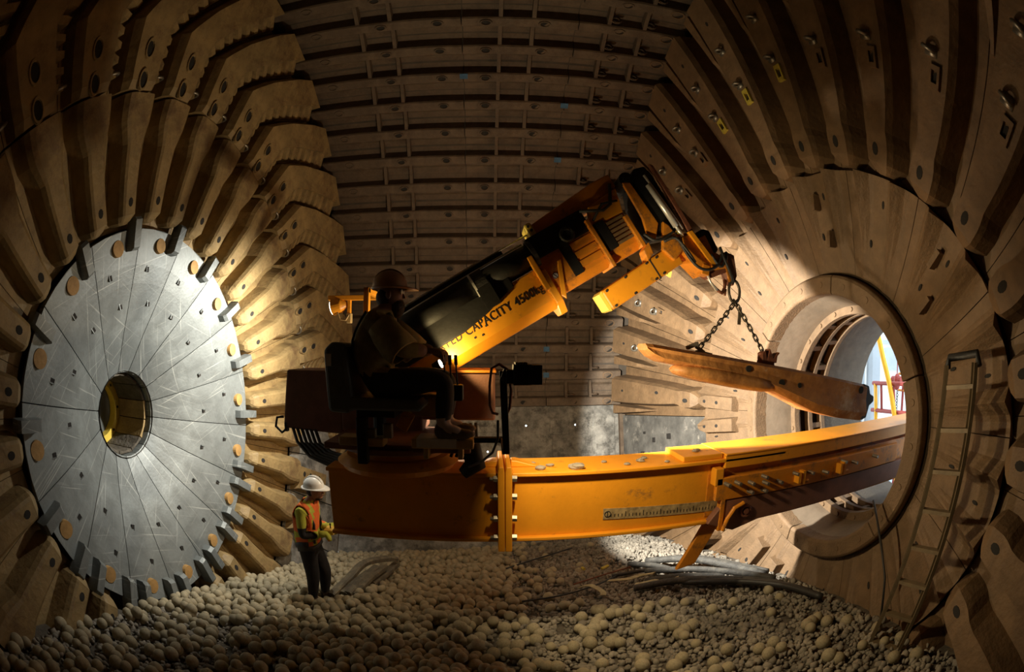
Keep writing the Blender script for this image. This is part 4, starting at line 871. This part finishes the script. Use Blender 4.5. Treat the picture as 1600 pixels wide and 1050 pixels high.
# --- seated operator
op = thing('person', (-.85, -.5, .45), 'seated bearded person in shaded hard hat and olive shirt working the crane levers', 'person')
J = {'pelvis': (-.90, -.52, .56, (.16, .19)), 'spine': (-.915, -.52, .76, (.165, .20)), 'chest': (-.86, -.52, .95, (.16, .185)), 'neck': (-.795, -.52, 1.10, .072), 'head': (-.775, -.52, 1.20, .07)}
for q, sg in (('R', -1), ('L', 1)):
    y = -.52
    J.update({'sh'+q: (-.83, y+sg*.205, 1.01, .098), 'el'+q: (-.62, y+sg*.26, .80, .078), 'wr'+q: (-.445, y+sg*.17, .80, .042),
              'hip'+q: (-.82, y+sg*.10, .55, .125), 'kn'+q: (-.315, y+sg*.13, .585, .092), 'an'+q: (-.345, y+sg*.13, .235, .058), 'toe'+q: (-.20, y+sg*.14, .185, .045)})
me = skin_mesh(J, body_edges(), 'pelvis')
ex = MB(); hc = (-.762, -.52, 1.225); head_parts(ex, hc, 1)
for q, sg in (('R', -1), ('L', 1)): w_ = J['wr'+q]; hand(ex, w_[:3], (1, -sg*.2, -.15), (0, -sg*.2, 1), 1, 1.0, 1.2)
for q, sg in (('R', -1), ('L', 1)): a_ = J['an'+q]; ex.sphere((a_[0]+.09, a_[1], .185), (.15, .052, .045), 12, 8, 4); ex.sphere((a_[0]+.0, a_[1], .21), (.065, .055, .075), 12, 8, 4)
body, mi = join_into(me, ex)
for m_ in ('shirt', 'dskin', 'pants', 'sock', 'boot'): body.materials.append(M[m_])
for p, k in zip(body.polygons, mi):
    c = p.center; p.use_smooth = True
    if k >= 0: p.material_index = k
    elif c.z > 1.10: p.material_index = 1
    elif c.z < .20: p.material_index = 4
    elif c.x > -.45 and c.z < .30: p.material_index = 3
    elif c.z < .69 and not (c.z > .62 and c.x < -.72): p.material_index = 2
    elif c.x > -.50 and c.z > .70: p.material_index = 1
    else: p.material_index = 0
bo = link('body', body, op)
hard_hat((-.775, -.52, 1.285), 1.06, 'helmetshade', op, .075, .006)
mb = MB(); mb.sphere((-.71, -.52, 1.125), (.06, .062, .082), 14, 10); mb.sphere((-.80, -.52, 1.20), (.085, .082, .085), 14, 10); o = mb.build('beard_and_hair', 'beard', op, True)
mb = MB(); mb.sphere((-.672, -.555, 1.243), (.012, .03, .022), 8, 6); mb.sphere((-.672, -.485, 1.243), (.012, .03, .022), 8, 6); mb.build('glasses', 'glass', op, True)
shell_from(body, lambda c: .80 < c.z < 1.06 and c.x < -.68 and abs(abs(c.y+.52)-.12) < .05, .012, 'harness', 'black', op)
# loose short sleeves hanging over the upper arms
for q, sg in (('R', -1), ('L', 1)):
    a, e = Vector(J['sh'+q][:3]), Vector(J['el'+q][:3]); mb = MB(); n = 14; ax = (e-a).normalized(); s1 = ax.orthogonal().normalized(); s2 = ax.cross(s1)
    mb.strip([[a+(e-a)*t_+(s1*cos(2*pi*j/n)+s2*sin(2*pi*j/n))*(r_+.008*sin(5*j+t_*4)) for j in range(n)] for t_, r_ in ((.15, .10), (.45, .118), (.8, .128), (1.08, .122), (1.10, .11))], 0, caps=False)
    o = mb.build('sleeve', 'shirt', op, True); sd = o.modifiers.new('solid', 'SOLIDIFY'); sd.thickness = .006
# --- standing worker
WY = .75; KF = .9494
def W(x, z, dy=0): return (x*KF, WY+dy, .8036+(z-.8036)*KF)
wk = thing('person', W(-2.28, -2.50), 'standing person in white hard hat and orange safety vest on the ball bed', 'person')
def Wr(x, z, dy, r): return (*W(x, z, dy), r)
J = {'pelvis': Wr(-2.27, -1.62, 0, (.145, .17)), 'spine': Wr(-2.29, -1.42, 0, (.125, .15)), 'chest': Wr(-2.255, -1.20, 0, (.135, .165)), 'neck': Wr(-2.165, -1.01, 0, .058), 'head': Wr(-2.13, -.90, 0, .06)}
for q, sg, fx in (('R', -1, .0), ('L', 1, .10)):
    J.update({'sh'+q: Wr(-2.245, -1.115, sg*.185, .075), 'el'+q: Wr(-2.25, -1.43, sg*.225, .052), 'wr'+q: Wr(-2.06, -1.41, sg*.13, .034),
              'hip'+q: Wr(-2.265, -1.70, sg*.085, .118), 'kn'+q: Wr(-2.25+fx, -2.06, sg*.095, .092), 'an'+q: Wr(-2.31+fx, -2.42, sg*.10, .062), 'toe'+q: Wr(-2.17+fx, -2.47, sg*.11, .042)})
me = skin_mesh(J, body_edges(), 'pelvis')
ex = MB(); hc = Vector(W(-2.105, -.885)); head_parts(ex, hc, 1, .97)
for q, sg in (('R', -1), ('L', 1)): hand(ex, J['wr'+q][:3], (1, -sg*.25, .05), (0, -sg*.3, 1), 4, .98, 1.3)
body, mi = join_into(me, ex)
for m_ in ('hivis', 'skin', 'pants', 'boot', 'glove'): body.materials.append(M[m_])
zn, zw = W(0, -1.01)[2], W(0, -1.56)[2]
for p, k in zip(body.polygons, mi):
    c = p.center; p.use_smooth = True
    if k >= 0: p.material_index = k
    elif c.z > zn: p.material_index = 1
    elif c.z < W(0, -2.38)[2]: p.material_index = 3
    elif c.z < zw and abs(c.y-WY) < .19: p.material_index = 2
    elif c.z < W(0, -1.30)[2] and abs(c.y-WY) > .10 and c.x > W(-2.31, 0)[0]: p.material_index = 2
    else: p.material_index = 0
link('body', body, wk)
zlo, zhi = W(0, -1.58)[2], W(0, -1.02)[2]
def vest_mat(c):
    if abs(c.z-W(0, -1.42)[2]) < .035 or abs(abs(c.y-WY)-.10) < .022: return 1
    return 0
shell_from(body, lambda c: zlo < c.z < zhi and abs(c.y-WY) < .175, .012, 'safety_vest', ['vest', 'hivis'], wk, vest_mat)
shell_from(body, lambda c: abs(c.z-W(0, -1.60)[2]) < .035 and abs(c.y-WY) < .18, .02, 'harness_belt', 'rubber', wk)
for q in (-1, 1):
    mb = MB(); mb.tube([W(-2.14, -1.55, q*.12), W(-2.12, -1.30, q*.11), W(-2.20, -1.04, q*.10), W(-2.33, -1.08, q*.09), W(-2.43, -1.30, q*.05), W(-2.42, -1.55, q*.08)], .016, 8); mb.build('harness_strap', 'rubber', wk, True)
hard_hat(Vector(hc)+Vector((-.012, 0, .045)), 1.0, 'helmetwhite', wk, .045, .022)
mb = MB(); mb.sphere(Vector(hc)+Vector((-.03, 0, -.005)), (.08, .079, .08), 12, 8); mb.sphere(Vector(hc)+Vector((.035, 0, -.088)), (.05, .05, .032), 12, 8); mb.build('hair', 'beard', wk, True)
rc = thing('remote_control', W(-1.95, -1.40), 'small yellow hand-held control box gripped by the standing worker', 'remote')
mb = MB(); mb.box(Vector(W(-1.955, -1.40)), (.12, .16, .06)); mb.build('case', 'glove', rc, False, .008)
mb = MB(); mb.cyl(W(-1.95, -1.37), W(-1.95, -1.32), .008, n=8); mb.sphere(W(-1.95, -1.315), .013, 8, 6); mb.build('joystick', 'black', rc)

# ------------------------------------------------------------------ ladder against the right head
lad = thing('ladder', (3.1, -2.2, -1.7), 'dusty aluminium ladder leaning against the dark right head', 'ladder')
A0, A1 = Vector((3.02, -2.00, -1.75)), Vector((3.13, -2.14, .66)); B0, B1 = Vector((3.05, -2.34, -1.70)), Vector((3.14, -2.42, .68))
for p0, p1 in ((A0, A1), (B0, B1)):
    d = (p1-p0); rt = d.to_track_quat('Z', 'Y').to_matrix(); mb = MB(); c = (p0+p1)/2
    mb.box(c, (.075, .012, d.length), rt); mb.box(c+rt @ Vector((.034, .012, 0)), (.008, .03, d.length), rt); mb.box(c+rt @ Vector((-.034, .012, 0)), (.008, .03, d.length), rt); mb.build('side_rail', 'wood', lad)
for i in range(8):
    t_ = .06+i*.125; mb = MB(); mb.b(-.5, .5, -.5, .5, -.5, .5); mb = MB()
    a, b_ = A0.lerp(A1, t_), B0.lerp(B1, t_); d = b_-a; rt = d.to_track_quat('Y', 'Z').to_matrix(); mb.box((a+b_)/2, (.06, d.length, .03), rt); mb.build('rung', 'wood', lad)
mb = MB(); mb.tube([A1+Vector((0, 0, -.02)), A1+Vector((.03, .0, .05)), B1+Vector((.03, .0, .06)), B1+Vector((0, -.03, -.02))], .03, 8); mb.build('rope_wrap', 'rubber', lad, True)
rod = tag(link('thin_rod', MB().tube([(3.42, -1.22, -.60), (3.24, -1.75, -1.15), (3.16, -1.95, -1.55)], .012, 6).mesh('thin_rod', 'rubber', True)), 'thin dark rod leaning between the flange ring and the ladder', 'rod')

# ------------------------------------------------------------------ loose things on the charge
def arc(pts, n=6):
    pp = [Vector(p) for p in pts]; run = []
    for i in range(len(pp)-1):
        a, b_, c_, d_ = pp[max(i-1, 0)], pp[i], pp[i+1], pp[min(i+2, len(pp)-1)]
        for k in range(n):
            t_ = k/n; run.append(.5*((2*b_)+(c_-a)*t_+(2*a-5*b_+4*c_-d_)*t_*t_+(3*b_-a-3*c_+d_)*t_**3))
    return run+[pp[-1]]
def G(x, y, h=.07): return Vector((x, y, zc(x, y)+h))
def strip_bar(pts, w_, h_, m_, name):
    run = arc(pts); rows = []
    for i, p in enumerate(run):
        t_ = (run[min(i+1, len(run)-1)]-run[max(i-1, 0)]).normalized(); s_ = t_.cross(Vector((0, 0, 1))).normalized(); u_ = s_.cross(t_)
        rows.append([p+s_*a*w_/2+u_*b_*h_/2 for a, b_ in ((-1, -1), (-1, .5), (-.6, 1), (.6, 1), (1, .5), (1, -1))])
    return link(name, MB().strip(rows).mesh(name, m_))
lb = ('topmost long arched rubber strip lying beside the standing worker', 'short dark rubber strip under the arched one near the worker', 'middle rubber strip in the bundle beside the worker', 'outer rubber strip of the bundle beside the worker', 'flat rubber offcut at the far end of the bundle beside the worker')
for i, pts in enumerate(([(-2.0, .80, .05), (-1.87, 1.2, .22), (-1.74, 1.6, .38), (-1.51, 2.0, .37), (-1.40, 2.12, .34)], [(-1.86, .88, .06), (-1.77, 1.22, .17), (-1.68, 1.5, .24)], [(-1.80, .88, .07), (-1.70, 1.28, .21), (-1.58, 1.62, .31)], [(-1.74, .92, .05), (-1.63, 1.3, .20), (-1.50, 1.75, .30)], [(-1.60, 1.35, .10), (-1.42, 2.2, .24)])):
    tag(strip_bar([G(x, y, h) for x, y, h in pts], .11, .07, 'dustrub', 'rubber_strip'), lb[i], 'rubber strip', 'rubber strips by the worker')
lh = ('thick dusty hose at the back of the hose pile', 'dusty hose curving along the top of the hose pile', 'long dark hose at the front of the hose pile', 'black hose running off the right end of the hose pile', 'dusty hose crossing the middle of the hose pile', 'thin black hose under the hose pile', 'flat dark rubber belt in front of the hose pile', 'short dark hose in the left of the hose pile')
for i, (pts, r_) in enumerate((([(2.3, 1.5, .14), (2.7, 1.25, .17), (3.05, .75, .12), (3.3, .2, .08)], .045), ([(2.2, 1.7, .1), (2.6, 1.15, .2), (2.95, .6, .16), (3.2, .1, .1)], .05), ([(1.7, .75, .06), (2.2, .65, .1), (2.7, .35, .1), (3.1, -.1, .08), (3.3, -.7, .05)], .045),
                              ([(2.3, .6, .07), (2.8, .15, .1), (3.15, -.35, .09), (3.3, -.9, .05)], .04), ([(2.05, 1.3, .08), (2.5, .8, .16), (2.9, .35, .14), (3.2, -.1, .1)], .042), ([(1.6, 1.4, .05), (2.2, 1.3, .08), (2.7, .9, .08)], .025), ([(1.9, .9, .06), (2.3, .78, .09), (2.8, .45, .08)], .055), ([(1.95, 1.75, .08), (2.2, 1.35, .12), (2.4, .95, .09)], .04))):
    o = link('rubber_hose', MB().tube(arc([G(*p) for p in pts]), r_, 10).mesh('rubber_hose', 'hosegrey' if i not in (3, 5) else 'blkhose', True)); tag(o, lh[i], 'hose', 'hoses on the gravel')
for i, (pts, r_, lab) in enumerate((([(.35, .75), (.8, .85), (1.3, 1.1), (1.75, 1.45)], .012, 'thin dark cable snaking over the gravel left of the hose pile'), ([(.2, 2.35), (.7, 2.8), (1.4, 3.3)], .014, 'straight thin rod lying on the gravel below the beam'), ([(1.05, 1.25), (1.5, 1.5), (2.0, 1.7)], .010, 'thin reddish cable leading to the hose pile'))):
    o = link('cable', MB().tube(arc([G(x, y, .05) for x, y in pts]), r_, 6).mesh('cable', ['rubber', 'rubber', 'rust'][i], True)); tag(o, lab, 'cable')
for i, (pts, lab) in enumerate((([(1.5, 1.2, .06), (1.7, 1.0, .12), (1.9, 1.15, .08), (2.05, 1.0, .14)], 'pale webbing strap tangled left of the hose pile'), ([(1.75, .85, .07), (1.95, .75, .12), (2.1, .9, .07), (2.3, .75, .12)], 'second pale webbing strap nearest the camera'), ([(1.1, 1.1, .05), (1.2, .95, .12), (1.32, .8, .06), (1.3, .68, .05)], 'short curled pale strap end on the gravel'))):
    tag(strip_bar([G(*p) for p in pts], .07, .012, 'strap', 'webbing_strap'), lab, 'strap', 'straps on the gravel')
for i, (x, y, a, lab) in enumerate(((1.62, 1.86, .6, 'short yellow cartridge lying on the gravel near the hose pile'), (1.32, 1.95, 2.0, 'tiny yellow stub left of the yellow cartridge'))):
    o = link('yellow_cartridge', MB().cyl((-.07 if i == 0 else -.03, 0, 0), (.07 if i == 0 else .03, 0, 0), .022, n=10).mesh('yellow_cartridge', 'yelmark')); o.location = G(x, y, .05); o.rotation_euler.z = a; tag(o, lab, 'cartridge')
# blue paint marks left on some liner joints
for s_, ang in ((-.44, 68.0), (1.15, 62.2), (1.15, 38.3), (1.15, 2.6), (1.15, 8.4), (2.70, 74), (2.70, 56.3), (1.15, 50.3)):
    mb = MB(); bbox(mb, s_-.06, s_+.06, ang, ang+1.1, .184, .196); mb.build('paint_mark', 'bluemark', wallB)
